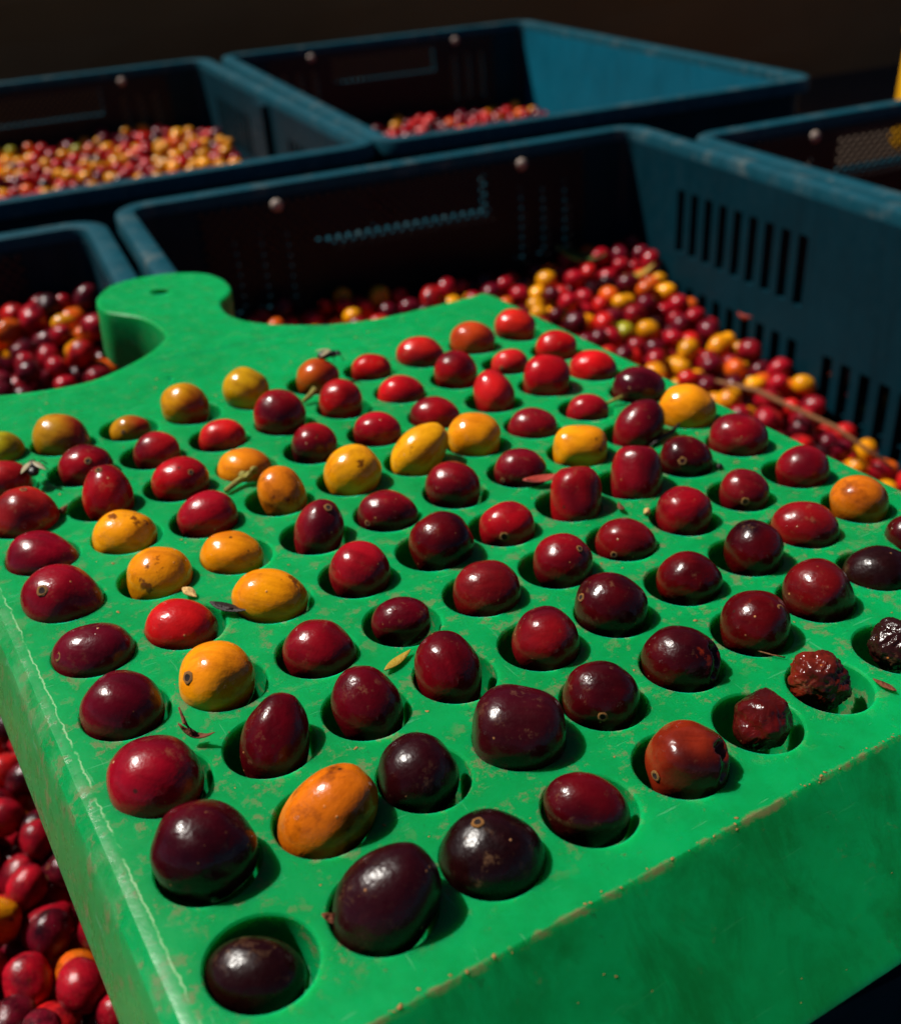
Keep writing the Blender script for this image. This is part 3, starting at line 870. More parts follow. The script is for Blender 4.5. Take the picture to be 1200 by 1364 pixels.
# column, row, centre x y z, half length, half width, long axis x y z, skin colour (sRGB), look
BOARD_CHERRIES = [
  (0, 0, -0.025, 0.056, -0.162, 0.373, 0.292, 0.804, -0.582, -0.125, (36, 9, 16), 'dark'),
  (0, 1, 0.018, 1.122, 0.160, 0.410, 0.383, 0.823, -0.563, -0.080, (70, 8, 32), 'plum'),
  (0, 2, -0.036, 2.208, 0.030, 0.419, 0.399, 0.751, -0.619, -0.229, (125, 6, 38), 'red'),
  (0, 3, 0.008, 3.318, 0.009, 0.386, 0.379, 0.707, -0.640, -0.301, (95, 4, 35), 'red'),
  (0, 4, 0.028, 4.401, -0.071, 0.426, 0.355, 0.877, -0.465, 0.117, (98, 8, 40), 'red'),
  (0, 5, 0.003, 5.505, 0.006, 0.447, 0.393, 0.751, -0.619, -0.229, (120, 6, 36), 'point'),
  (0, 6, 0.029, 6.580, -0.066, 0.426, 0.355, 0.804, -0.582, -0.125, (130, 6, 42), 'red'),
  (0, 7, 0.075, 7.557, 0.050, 0.393, 0.381, 0.849, -0.529, -0.004, (185, 38, 26), 'orangered'),
  (0, 8, 0.069, 8.623, 0.063, 0.337, 0.291, 0.849, -0.529, -0.004, (180, 28, 26), 'orangered'),
  (0, 9, 0.243, 9.667, 0.035, 0.284, 0.285, 0.849, -0.529, -0.004, (150, 150, 18), 'green'),
  (1, 0, 1.021, -0.028, 0.084, 0.483, 0.365, 0.748, -0.020, 0.663, (44, 10, 26), 'dark'),
  (1, 1, 1.056, 1.037, 0.042, 0.468, 0.345, 0.787, -0.078, 0.612, (208, 112, 12), 'orange'),
  (1, 2, 1.049, 2.117, 0.031, 0.433, 0.315, 0.408, 0.320, 0.855, (82, 4, 28), 'plum'),
  (1, 3, 0.916, 3.218, 0.063, 0.368, 0.383, 0.849, -0.529, -0.004, (220, 142, 14), 'yellow'),
  (1, 4, 0.943, 4.347, -0.039, 0.384, 0.325, 0.790, -0.593, -0.155, (172, 18, 30), 'red'),
  (1, 5, 1.062, 5.391, 0.009, 0.377, 0.358, 0.877, -0.465, 0.117, (224, 152, 14), 'yellow'),
  (1, 6, 1.006, 6.516, -0.009, 0.384, 0.330, 0.834, -0.550, -0.049, (228, 148, 14), 'yellow'),
  (1, 7, 1.082, 7.436, 0.108, 0.412, 0.317, 0.113, 0.503, 0.857, (160, 12, 32), 'red'),
  (1, 8, 1.090, 8.505, 0.055, 0.367, 0.311, 0.869, -0.490, 0.072, (140, 12, 38), 'red'),
  (1, 9, 1.033, 9.577, 0.065, 0.418, 0.351, 0.707, -0.640, -0.301, (172, 128, 20), 'turning'),
  (2, 0, 1.981, -0.040, -0.000, 0.428, 0.375, 0.751, -0.619, -0.229, (34, 10, 17), 'dark'),
  (2, 1, 1.935, 1.058, 0.036, 0.342, 0.357, 0.820, -0.136, 0.556, (48, 8, 24), 'dark'),
  (2, 2, 1.988, 2.091, 0.044, 0.403, 0.321, 0.195, -0.626, -0.755, (88, 6, 34), 'plum'),
  (2, 3, 1.995, 3.157, -0.012, 0.378, 0.348, 0.751, -0.619, -0.229, (120, 7, 32), 'red'),
  (2, 4, 1.939, 4.280, 0.023, 0.413, 0.345, 0.775, -0.604, -0.185, (228, 148, 8), 'yellow'),
  (2, 5, 1.936, 5.402, -0.019, 0.372, 0.310, 0.823, -0.563, -0.080, (226, 142, 12), 'yellow'),
  (2, 6, 2.004, 6.347, 0.056, 0.374, 0.312, 0.888, -0.354, 0.294, (145, 12, 42), 'red'),
  (2, 7, 2.033, 7.408, 0.070, 0.377, 0.325, 0.882, -0.448, 0.147, (155, 12, 32), 'red'),
  (2, 8, 2.056, 8.469, 0.036, 0.325, 0.296, 0.888, -0.354, 0.294, (172, 22, 42), 'red'),
  (2, 9, 2.002, 9.531, -0.040, 0.298, 0.233, 0.882, -0.448, 0.147, (165, 118, 14), 'turning'),
  (3, 0, 2.954, -0.017, -0.014, 0.382, 0.298, 0.688, -0.647, -0.329, (92, 8, 28), 'plum'),
  (3, 1, 2.971, 1.005, 0.086, 0.426, 0.411, 0.823, -0.563, -0.080, (50, 8, 22), 'block'),
  (3, 2, 2.914, 2.123, 0.050, 0.412, 0.327, 0.042, -0.574, -0.818, (102, 7, 32), 'plum'),
  (3, 3, 2.961, 3.155, 0.025, 0.328, 0.256, 0.882, -0.448, 0.147, (92, 7, 38), 'plum'),
  (3, 4, 3.007, 4.183, 0.065, 0.350, 0.348, 0.707, -0.640, -0.301, (145, 12, 38), 'red'),
  (3, 5, 3.010, 5.261, 0.075, 0.391, 0.300, 0.475, 0.267, 0.839, (148, 16, 38), 'red'),
  (3, 6, 3.011, 6.344, 0.086, 0.371, 0.300, 0.195, -0.626, -0.755, (205, 124, 18), 'bruised'),
  (3, 7, 2.945, 7.443, -0.042, 0.380, 0.316, 0.804, -0.582, -0.125, (214, 132, 18), 'bruised'),
  (3, 8, 3.030, 8.480, -0.007, 0.346, 0.288, 0.877, -0.465, 0.117, (200, 28, 38), 'red'),
  (3, 9, 2.884, 9.592, 0.129, 0.373, 0.345, 0.603, -0.667, -0.438, (192, 138, 12), 'turning'),
  (4, 0, 4.027, -0.082, 0.043, 0.359, 0.361, 0.790, -0.593, -0.155, (128, 38, 14), 'brown'),
  (4, 1, 3.949, 1.019, 0.047, 0.367, 0.350, 0.751, -0.619, -0.229, (76, 7, 24), 'plum'),
  (4, 2, 4.018, 2.009, 0.067, 0.348, 0.358, 0.882, -0.448, 0.147, (120, 12, 28), 'red'),
  (4, 3, 4.028, 3.112, 0.044, 0.383, 0.348, 0.869, -0.490, 0.072, (106, 12, 24), 'red'),
  (4, 4, 4.075, 4.158, 0.124, 0.381, 0.360, 0.881, -0.303, 0.364, (112, 7, 24), 'plum'),
  (4, 5, 3.961, 5.277, 0.001, 0.378, 0.315, 0.823, -0.563, -0.080, (142, 12, 34), 'red'),
  (4, 6, 4.019, 6.318, 0.121, 0.379, 0.372, 0.820, -0.136, 0.556, (226, 162, 14), 'yellow'),
  (4, 7, 3.982, 7.419, 0.077, 0.327, 0.322, 0.751, -0.619, -0.229, (145, 12, 30), 'red'),
  (4, 8, 3.944, 8.502, 0.142, 0.388, 0.375, 0.707, -0.640, -0.301, (162, 14, 24), 'red'),
  (4, 9, 3.866, 9.594, 0.161, 0.360, 0.341, 0.603, -0.667, -0.438, (180, 142, 14), 'green'),
  (5, 0, 5.014, -0.031, 0.036, 0.294, 0.266, 0.867, -0.249, 0.431, (84, 15, 13), 'shrivel'),
  (5, 1, 4.972, 1.025, 0.057, 0.392, 0.358, 0.751, -0.619, -0.229, (78, 7, 18), 'crack'),
  (5, 2, 4.948, 2.095, 0.100, 0.395, 0.365, 0.726, -0.632, -0.272, (84, 7, 24), 'plum'),
  (5, 3, 5.061, 3.092, 0.081, 0.345, 0.341, 0.849, -0.529, -0.004, (120, 7, 28), 'red'),
  (5, 4, 5.040, 4.184, 0.036, 0.341, 0.302, 0.882, -0.448, 0.147, (164, 12, 34), 'red'),
  (5, 5, 4.968, 5.318, 0.086, 0.371, 0.331, 0.751, -0.619, -0.229, (144, 12, 32), 'red'),
  (5, 6, 5.046, 6.313, 0.168, 0.453, 0.319, 0.787, -0.078, 0.612, (216, 156, 14), 'yellow'),
  (5, 7, 4.989, 7.423, 0.037, 0.348, 0.290, 0.823, -0.563, -0.080, (166, 12, 42), 'red'),
  (5, 8, 4.962, 8.540, 0.104, 0.332, 0.349, 0.849, -0.529, -0.004, (168, 18, 28), 'red'),
  (5, 9, 5.066, 9.569, 0.096, 0.348, 0.326, 0.882, -0.448, 0.147, (172, 80, 14), 'turning'),
  (6, 0, 5.940, 0.088, 0.040, 0.309, 0.280, 0.707, -0.640, -0.301, (104, 30, 15), 'raisin'),
  (6, 1, 6.006, 1.028, 0.101, 0.353, 0.364, 0.790, -0.593, -0.155, (82, 8, 18), 'plum'),
  (6, 2, 6.049, 2.063, 0.071, 0.362, 0.323, 0.849, -0.529, -0.004, (104, 8, 18), 'plum'),
  (6, 3, 6.055, 3.148, -0.013, 0.370, 0.308, 0.804, -0.582, -0.125, (106, 8, 24), 'red'),
  (6, 4, 6.102, 4.201, 0.124, 0.399, 0.324, 0.264, 0.418, 0.869, (144, 12, 28), 'block'),
  (6, 5, 6.033, 5.303, 0.035, 0.364, 0.304, 0.823, -0.563, -0.080, (112, 8, 34), 'red'),
  (6, 6, 5.996, 6.398, 0.108, 0.383, 0.349, 0.790, -0.593, -0.155, (222, 152, 14), 'yellow'),
  (6, 7, 6.000, 7.475, 0.010, 0.371, 0.309, 0.823, -0.563, -0.080, (144, 12, 32), 'red'),
  (6, 8, 6.029, 8.551, -0.038, 0.379, 0.316, 0.849, -0.529, -0.004, (180, 14, 32), 'red'),
  (6, 9, 6.061, 9.606, 0.002, 0.334, 0.279, 0.849, -0.529, -0.004, (180, 18, 28), 'red'),
  (7, 0, 7.042, 0.031, 0.057, 0.323, 0.277, 0.849, -0.529, -0.004, (36, 14, 12), 'raisin'),
  (7, 1, 7.030, 1.089, 0.105, 0.386, 0.362, 0.658, -0.656, -0.371, (90, 8, 18), 'point'),
  (7, 2, 7.082, 2.096, 0.112, 0.333, 0.356, 0.888, -0.354, 0.294, (92, 6, 19), 'plum'),
  (7, 3, 7.034, 3.216, 0.074, 0.345, 0.348, 0.888, -0.354, 0.294, (138, 8, 32), 'red'),
  (7, 4, 7.120, 4.218, 0.134, 0.401, 0.335, 0.264, 0.418, 0.869, (124, 8, 32), 'block'),
  (7, 5, 7.067, 5.341, 0.089, 0.376, 0.319, 0.849, -0.529, -0.004, (226, 156, 14), 'yellowblock'),
  (7, 6, 7.046, 6.428, -0.036, 0.365, 0.304, 0.823, -0.563, -0.080, (124, 12, 36), 'red'),
  (7, 7, 7.062, 7.485, 0.113, 0.392, 0.312, 0.042, -0.574, -0.818, (192, 28, 28), 'orangered'),
  (7, 8, 7.044, 8.564, 0.133, 0.351, 0.342, 0.603, -0.667, -0.438, (176, 14, 28), 'red'),
  (7, 9, 7.018, 9.644, 0.037, 0.406, 0.339, 0.834, -0.550, -0.049, (192, 32, 24), 'orangered'),
  (8, 0, 8.071, 0.074, 0.060, 0.400, 0.360, 1.000, 0.000, 0.000, (60, 14, 18), 'shrivel'),
  (8, 1, 8.106, 1.100, -0.055, 0.431, 0.359, 0.888, -0.403, 0.221, (40, 12, 15), 'darkpoint'),
  (8, 2, 8.081, 2.205, 0.017, 0.413, 0.344, 0.775, -0.604, -0.185, (122, 12, 24), 'red'),
  (8, 3, 8.100, 3.243, 0.047, 0.320, 0.307, 0.658, -0.656, -0.371, (110, 12, 28), 'red'),
  (8, 4, 8.103, 4.326, 0.059, 0.359, 0.325, 0.707, -0.640, -0.301, (98, 8, 24), 'plum'),
  (8, 5, 8.144, 5.365, 0.139, 0.439, 0.335, 0.748, -0.020, 0.663, (120, 8, 32), 'red'),
  (8, 6, 8.104, 6.473, -0.042, 0.320, 0.267, 0.849, -0.529, -0.004, (138, 12, 36), 'red'),
  (8, 7, 8.105, 7.542, 0.133, 0.370, 0.377, 0.849, -0.529, -0.004, (168, 12, 32), 'block'),
  (8, 8, 8.128, 8.594, 0.006, 0.313, 0.261, 0.888, -0.403, 0.221, (180, 28, 28), 'red'),
  (8, 9, 8.101, 9.680, 0.076, 0.405, 0.337, 0.790, -0.593, -0.155, (192, 68, 22), 'turningred'),
  (9, 0, 9.122, 0.150, 0.060, 0.400, 0.360, 1.000, 0.000, 0.000, (88, 10, 20), 'plum'),
  (9, 1, 9.012, 1.404, 0.012, 0.290, 0.286, 0.849, -0.529, -0.004, (95, 10, 18), 'plum'),
  (9, 2, 9.105, 2.255, 0.082, 0.361, 0.333, 0.751, -0.619, -0.229, (206, 118, 18), 'orange'),
  (9, 3, 9.192, 3.253, 0.073, 0.352, 0.330, 0.888, -0.403, 0.221, (128, 8, 28), 'red'),
  (9, 4, 9.149, 4.399, 0.083, 0.415, 0.361, 0.790, -0.593, -0.155, (124, 8, 32), 'red'),
  (9, 5, 9.166, 5.466, 0.115, 0.425, 0.392, 0.790, -0.593, -0.155, (228, 146, 14), 'yellow'),
  (9, 6, 9.162, 6.542, 0.079, 0.412, 0.343, 0.804, -0.582, -0.125, (120, 8, 36), 'red'),
  (9, 7, 9.131, 7.639, 0.019, 0.395, 0.329, 0.804, -0.582, -0.125, (194, 18, 32), 'red'),
  (9, 8, 9.159, 8.684, 0.059, 0.361, 0.301, 0.869, -0.490, 0.072, (186, 18, 28), 'red'),
  (9, 9, 9.080, 9.808, 0.108, 0.376, 0.319, 0.790, -0.593, -0.155, (204, 38, 22), 'orangered'),
]
# column, row, offset of the scar from the cherry centre, radius
SCARS = [
  (0, 4, -0.349, -0.024, 0.164, 0.054),
  (0, 5, -0.209, -0.162, 0.297, 0.066),
  (0, 7, 0.046, -0.003, 0.378, 0.047),
  (1, 3, -0.303, -0.089, 0.207, 0.066),
  (1, 7, -0.053, 0.032, 0.377, 0.048),
  (1, 8, -0.012, -0.243, 0.204, 0.051),
  (2, 0, -0.094, 0.082, 0.367, 0.054),
  (2, 4, -0.313, 0.017, 0.217, 0.050),
  (2, 7, 0.072, -0.251, 0.220, 0.040),
  (2, 9, -0.147, -0.161, 0.088, 0.033),
  (3, 5, 0.101, -0.087, 0.332, 0.055),
  (4, 0, -0.360, 0.010, 0.005, 0.053),
  (4, 1, -0.210, -0.276, 0.046, 0.050),
  (4, 5, -0.325, -0.089, 0.017, 0.047),
  (5, 0, -0.255, -0.045, -0.129, 0.042),
  (5, 2, -0.333, 0.111, 0.170, 0.048),
  (5, 3, 0.065, -0.199, 0.270, 0.043),
  (5, 4, -0.201, -0.227, 0.025, 0.064),
  (6, 1, 0.102, -0.202, 0.283, 0.055),
  (6, 3, -0.293, -0.130, 0.007, 0.045),
  (6, 5, -0.325, -0.047, -0.036, 0.040),
  (8, 3, -0.207, -0.224, 0.033, 0.058),
  (8, 4, -0.248, -0.176, 0.121, 0.062),
  (8, 8, -0.248, -0.118, 0.033, 0.038),
]
HANDLE_EDGE = [(0.64, 11.82), (1.29, 11.66), (2.00, 11.64), (2.64, 11.93), (3.23, 12.36), (3.61, 12.77), (3.78, 13.11), (3.81, 13.70), (3.70, 14.26), (3.41, 14.69), (3.22, 15.02), (3.25, 15.58), (3.43, 16.01), (3.79, 16.47), (4.40, 16.67), (5.10, 16.60), (5.63, 16.26), (5.81, 15.65), (5.73, 15.05), (5.51, 14.68), (5.26, 14.40), (5.12, 13.96), (5.10, 13.46), (5.27, 12.96), (5.61, 12.55), (6.00, 12.25), (6.48, 11.99), (7.32, 11.80), (8.30, 11.82), (9.19, 11.89), (9.87, 12.00)]


BOARD_R = Matrix(((0.98782, -0.1434, 0.06042), (0.1435, 0.98965, 0.00268), (-0.06018, 0.00602, 0.99817)))
BOARD_S = Vector((4.5, 14.0, -1.4))


def b2w(p):
    """board coordinates (pitches) to world coordinates (pitches)"""
    return BOARD_R @ (Vector(p) - BOARD_S) + Vector((0, 0, HC))


# choose which heap cherries stand as single things: the largest ones in view
cand = []
heaps = []
for hi, (mix, u0, u1, v0, v1, sf, where, grp) in enumerate(HEAPS):
    pts = pile(u0, u1, v0, v1, sf, 100 + hi, *((8.0, 4) if hi == 1 else (7.0, 5)))
    rd = random.Random(500 + hi)
    names, wts = zip(*MIX[mix])
    rows = []
    for k, (x, y, z, r) in enumerate(pts):
        tone = rd.choices(names, wts)[0]
        if hi == 1 and y < 2 and tone in ('yellow', 'green', 'orange') and rd.random() < 0.62:
            tone = 'maroon'
        e = (rd.uniform(-0.6, 0.6), rd.uniform(-0.9, 0.9), rd.uniform(0, 6.283))
        rows.append([x, y, z, r, tone, e, rd.randrange(6)])
    heaps.append(rows)
    if not where:
        continue
    Sinv = BOARD_R.transposed()
    for k, row in enumerate(rows):
        p = Vector(row[:3])
        u, v, d = seen_px(p)
        if not (-30 < u < 1230 and -30 < v < 1394):
            continue
        if row[2] < sf(row[0], row[1]) - 0.6:
            continue
        # hidden under the board or its handle?
        ray = p - CAM_POS
        o = Sinv @ (CAM_POS - Vector((0, 0, HC))) + BOARD_S
        dr = Sinv @ ray
        t = (-0.5 - o.z) / dr.z
        bx, by = o.x + t * dr.x, o.y + t * dr.y
        if t < 1 and -0.3 < bx < 9.8 and -1.6 < by < 11.4:
            continue
        # hidden behind the near end or the left side of its own crate?
        hid = False
        for axis, lim in ((1, v0 - 0.7), (0, u0 - 0.7)):
            if CAM_POS[axis] < lim:
                s = (lim - CAM_POS[axis]) / ray[axis]
                if CAM_POS.z + s * ray.z < HC - 0.1:
                    hid = True
        if not hid:
            cand.append((-row[3] / d, hi, k))
cand.sort()
chosen = {(h, k) for _, h, k in cand[:200]}

for hi, rows in enumerate(heaps):
    where, grp = HEAPS[hi][6], HEAPS[hi][7]
    bv, bf = ovoid(3, 11, 7, lump=0.05, dimple=0.0)
    bv = np.array(bv) * (1.14, 0.97, 0.97)
    V, F, C = [], [], []
    for k, (x, y, z, r, tone, e, var) in enumerate(rows):
        M = Matrix.Rotation(e[2], 3, 'Z') @ Matrix.Rotation(e[1], 3, 'Y') @ Matrix.Rotation(e[0], 3, 'X')
        c = np.array(TONES[tone][0]) * rng.uniform(0.85, 1.4)
        if (hi, k) in chosen:
            o = link("coffee_cherry", PMESH[(tone, var)])
            o.location = (x * P, y * P, z * P)
            o.rotation_euler = M.to_euler()
            o.scale = (r, r, r)
            o.color = (*[min(1.0, float(q)) for q in c], 1)
            tag(o, "%s coffee cherry %s" % (TONES[tone][1], where), "cherry", grp)
            if seen_px((x, y, z))[2] < 24:
                s = link("stem_scar", SCAR_ME, o)
                s.location = (1.10 * P, 0, 0)
                s.rotation_euler = (0, math.radians(90), 0)
                s.scale = (0.2, 0.2, 0.2)
            continue
        w = (np.array(M) @ bv.T).T * r + (x, y, z)
        n0 = len(V) * len(bv)
        V.append(w)
        F += [tuple(n0 + q for q in f) for f in bf]
        C.append(np.tile(np.array([*np.minimum(c, 1), 1.0]), (len(bv), 1)))
    V = np.concatenate(V)
    C = np.concatenate(C)
    # the packed mass under the loose top layers
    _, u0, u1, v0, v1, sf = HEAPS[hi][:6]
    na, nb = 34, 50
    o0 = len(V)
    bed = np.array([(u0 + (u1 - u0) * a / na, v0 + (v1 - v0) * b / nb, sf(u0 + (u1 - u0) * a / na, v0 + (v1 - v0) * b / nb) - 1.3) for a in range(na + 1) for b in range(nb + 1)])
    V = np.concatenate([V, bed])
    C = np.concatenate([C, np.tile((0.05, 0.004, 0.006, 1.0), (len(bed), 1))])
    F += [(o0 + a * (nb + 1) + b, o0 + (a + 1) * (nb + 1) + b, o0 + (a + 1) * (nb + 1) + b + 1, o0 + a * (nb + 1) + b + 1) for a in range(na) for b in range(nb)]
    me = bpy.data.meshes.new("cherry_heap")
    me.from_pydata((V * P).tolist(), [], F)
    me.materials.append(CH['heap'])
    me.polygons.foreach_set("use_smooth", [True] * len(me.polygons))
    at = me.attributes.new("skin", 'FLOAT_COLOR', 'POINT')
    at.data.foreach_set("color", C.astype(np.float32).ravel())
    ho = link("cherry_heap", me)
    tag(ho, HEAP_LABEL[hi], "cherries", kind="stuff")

# ------------------------------------------------------------------ the sorting board
board = link("sorting_board", None)
board.matrix_world = Matrix.Translation((Vector((0, 0, HC)) - BOARD_R @ BOARD_S) * P) @ BOARD_R.to_4x4()
tag(board, "green plastic sorting board with a hundred round holes, sloping edges and rounded handle", "board")


def spline(pts, sub=4):
    out = []
    n = len(pts)
    for k in range(n - 1):
        p0, p1, p2, p3 = (np.array(pts[max(k - 1, 0)]), np.array(pts[k]), np.array(pts[k + 1]), np.array(pts[min(k + 2, n - 1)]))
        for s in range(sub):
            t = s / sub
            out.append(tuple(0.5 * ((2 * p1) + (p2 - p0) * t + (2 * p0 - 5 * p1 + 4 * p2 - p3) * t * t + (3 * p1 - p0 - 3 * p2 + p3) * t ** 3)))
    out.append(tuple(pts[-1]))
    return out


hx = spline(HANDLE_EDGE, 4)
iA = min(range(len(hx)), key=lambda k: math.hypot(hx[k][0] - 2.64, hx[k][1] - 11.93))
iB = min(range(len(hx)), key=lambda k: math.hypot(hx[k][0] - 6.48, hx[k][1] - 11.99))
front_y = lambda x: -0.82
# outline of the slab, counter-clockwise; every point: x, y, class
outl = [(-0.54 + (10.46) * k / 24, front_y(-0.54 + 10.46 * k / 24), 'F') for k in range(25)]
outl[0] = (-0.54, front_y(-0.54), 'LF')
outl[-1] = (9.92, front_y(9.92), 'FR')
outl += [(9.92, front_y(9.92) + (11.75 - front_y(9.92)) * k / 20, 'R') for k in range(1, 21)]
outl += [(9.90, 11.92, 'H'), (9.84, 12.0, 'H')]
outl += [(x, y, 'H') for x, y in hx[iB:-1][::-1]]
seam0 = len(outl) - 1
outl += [(x, y, 'H') for x, y in hx[:iA + 1][::-1]]
seam1 = seam0 + 1
outl += [(-0.1, 11.98, 'H'), (-0.42, 11.85, 'H')]
outl += [(-0.54, 11.5 - (11.5 - front_y(-0.54)) * k / 24, 'L') for k in range(0, 24)]
hand = [(x, y, 'H') for x, y in hx[iA:iB + 1]][::-1]      # counter-clockwise: right fillet, head, left fillet

ZL = [0.0, -0.025, -0.12, -0.24, -1.04, -1.10]
OFF = {'L': [0, 0.10, 0.20, 0.245, 0.385, 0.35], 'O': [0, 0.035, 0.045, 0.045, 0.045, 0.02]}


def wob(x, y, k):
    return 0.012 * noise.noise((x * 1.7, y * 1.7, k * 3.1)) if k < 4 else 0.0


def offs(pts, k, closed=True):
    n = len(pts)
    out = []
    for q, (x, y, c) in enumerate(pts):
        a = pts[q - 1] if (closed or q > 0) else pts[q]
        b = pts[(q + 1) % n] if (closed or q < n - 1) else pts[q]
        nrm = Vector((b[1] - a[1], -(b[0] - a[0]), 0))
        nrm = nrm.normalized() if nrm.length else Vector((0, 0, 0))
        run = (front_y(x) - (-1.9 - 0.02 * x)) * (-ZL[k] / 1.10)
        if c == 'H' or c == 'R':
            p = Vector((x, y, 0)) + nrm * OFF['O'][k]
        elif c == 'L':
            p = Vector((x - OFF['L'][k], y, 0))
        elif c == 'F':
            p = Vector((x, y - run, 0))
        elif c == 'LF':
            p = Vector((x - OFF['L'][k], y - run, 0))
        else:
            p = Vector((x + OFF['O'][k], y - run, 0))
        w = wob(x, y, k) if k else 0
        out.append((p.x + w, p.y, ZL[k]))
    return out


def slab(name, pts, circles, skip, parent):
    """top face with round blind holes, skirts down to the underside; skip = edge index left open at the seam"""
    n = len(pts)
    V2 = [Vector((x, y)) for x, y, c in pts]
    faces_in = [list(range(n))]
    cinfo = []
    for (cx, cy, r, depth, seg) in circles:
        s = len(V2)
        for q in range(seg):
            a = 2 * math.pi * q / seg
            rr = (r + 0.018) * (1 + 0.006 * noise.noise((cx * 3 + math.cos(a), cy * 3 + math.sin(a), 0.5)))
            V2.append(Vector((cx + rr * math.cos(a), cy + rr * math.sin(a))))
        faces_in.append(list(range(s, s + seg)))
        cinfo.append((s, seg, cx, cy, r, depth))
    vo, eo, fo, ov, oe, of = geometry.delaunay_2d_cdt(V2, [], faces_in, 1, 1e-6)
    # keep triangles that belong to the outline only
    remap = {}
    for k, src in enumerate(ov):
        for s in src:
            remap[s] = k
    V = [(p.x, p.y, 0.0) for p in vo]
    F = [tuple(f) for f, src in zip(fo, of) if src == [0] or (0 in src and len(src) == 1)]
    for (s, seg, cx, cy, r, depth) in cinfo:
        prev = [remap[s + q] for q in range(seg)]
        for (rad, z) in ((r, -0.022), (r * 0.995, -depth + 0.10), (r * 0.90, -depth), (r * 0.4, -depth - 0.02)):
            cur = []
            for q in range(seg):
                a = 2 * math.pi * q / seg
                cur.append(len(V))
                V.append((cx + rad * math.cos(a), cy + rad * math.sin(a), z))
            for q in range(seg):
                F.append((prev[q], prev[(q + 1) % seg], cur[(q + 1) % seg], cur[q]))
            prev = cur
        F.append(tuple(prev))
    prev = [remap[q] for q in range(n)]
    for k in range(1, len(ZL)):
        pos = offs(pts, k, closed=skip is None or True)
        cur = []
        for q in range(n):
            cur.append(len(V))
            V.append(pos[q])
        for q in range(n):
            if q != skip:
                F.append((prev[q], prev[(q + 1) % n], cur[(q + 1) % n], cur[q]))
        prev = cur
    F.append(tuple(prev))
    mb = MB()
    mb.add(V, F)
    o = mb.build(name, M_BOARD, parent)
    smooth_by_angle(o.data, 24)
    return o


circ = [(HOLES[i][j][0], HOLES[i][j][1], 0.42, 0.66, 40) for i in range(10) for j in range(10)]
slab("slab", outl, circ + [(3.15, 11.10, 0.045, 0.3, 12)], seam0, board)
slab("handle", hand, [(4.48, 15.57, 0.19, 1.0, 24)], len(hand) - 1, board)

# ------------------------------------------------------------------ the cherries on the board
ORD = ["first", "second", "third", "fourth", "fifth", "sixth", "seventh", "eighth", "ninth", "tenth"]
WORD = {'red': 'red', 'orangered': 'orange red', 'point': 'pointed red', 'block': 'stubby red', 'plum': 'dark maroon', 'crack': 'split maroon',
        'dark': 'blackish purple', 'darkpoint': 'pointed black', 'yellow': 'yellow', 'orange': 'bruised orange', 'yellowblock': 'stubby yellow',
        'bruised': 'bruised yellow', 'brown': 'torn brown', 'turning': 'brownish yellow', 'turningred': 'orange brown', 'green': 'greenish yellow',
        'shrivel': 'shrivelled brown', 'raisin': 'dried wrinkled'}
SHAPE = {'point': dict(point=0.38), 'darkpoint': dict(point=0.5), 'brown': dict(crack=True, lump=0.06), 'block': dict(power=2.7), 'yellowblock': dict(power=2.8),
         'shrivel': dict(lump=0.12, raisin=0.075), 'raisin': dict(lump=0.10, raisin=0.15), 'crack': dict(crack=True), 'plum': dict(lump=0.035),
         'turning': dict(point=0.15)}
TO_CAM = (BOARD_R.transposed() @ CAM_Z).normalized()
MADE = {}
for (i, j, x, y, z, a, b, ax, ay, az, rgb, look) in BOARD_CHERRIES:
    kw = dict(SHAPE.get(look, {}))
    big = look in ('raisin', 'crack', 'shrivel', 'brown')
    if look in ('red', 'plum', 'dark', 'yellow', 'orange', 'bruised', 'orangered', 'green'):
        kw.setdefault('point', (0.0, 0.10, 0.0, 0.16, 0.05)[(i * 7 + j * 3) % 5])
        kw.setdefault('power', (2.0, 2.12, 2.0, 2.05, 2.18)[(i * 5 + j) % 5])
        kw.setdefault('lump', 0.028)
    vs, fs = ovoid(i * 10 + j + 1, 88 if big else 40, 56 if big else 24, dimple=0.03, **kw)
    mb = MB()
    X = Vector((ax, ay, az)).normalized()
    Z = (TO_CAM - X * TO_CAM.dot(X)).normalized()
    up = Matrix((X, Z.cross(X), Z)) @ Vector((0, 0, 1))
    pts = []
    for vx, vy, vz in vs:
        q = Vector((vx * a, vy * b, vz * b))
        hgt = q.dot(up)
        if hgt < 0 and i + j > 0:
            q += up * hgt * 0.18
        pts.append(tuple(q))
    mb.add(pts, fs)
    o = mb.build("coffee_cherry", CH[LOOK[look]], None, True)
    X = Vector((ax, ay, az)).normalized()
    Z = (TO_CAM - X * TO_CAM.dot(X)).normalized()
    Y = Z.cross(X)
    L = Matrix((X, Y, Z)).transposed()
    o.matrix_world = Matrix.Translation(b2w((x, y, z)) * P) @ (BOARD_R @ L).to_4x4()
    cr, cg, cb = lin(rgb)
    if look in ('plum', 'crack', 'dark', 'darkpoint'):
        dk = 0.55 if look.startswith('dark') else 0.85
        cr, cg, cb = cr * dk, cg * dk * 0.6, cb * dk * 0.7
    up_r = 1.2 if LOOK[look] == 'ripe' else 1.15
    o.color = (min(0.85, cr * up_r), cg, cb * (0.5 if cb > cg else 1.0), 1)
    tag(o, "%s coffee cherry, %s hole from rounded edge in %s row from handle" % (WORD[look], ORD[i], ORD[9 - j]), "cherry", "cherries set in the holes of the sorting board")
    MADE[(i, j)] = (o, L, a, b)
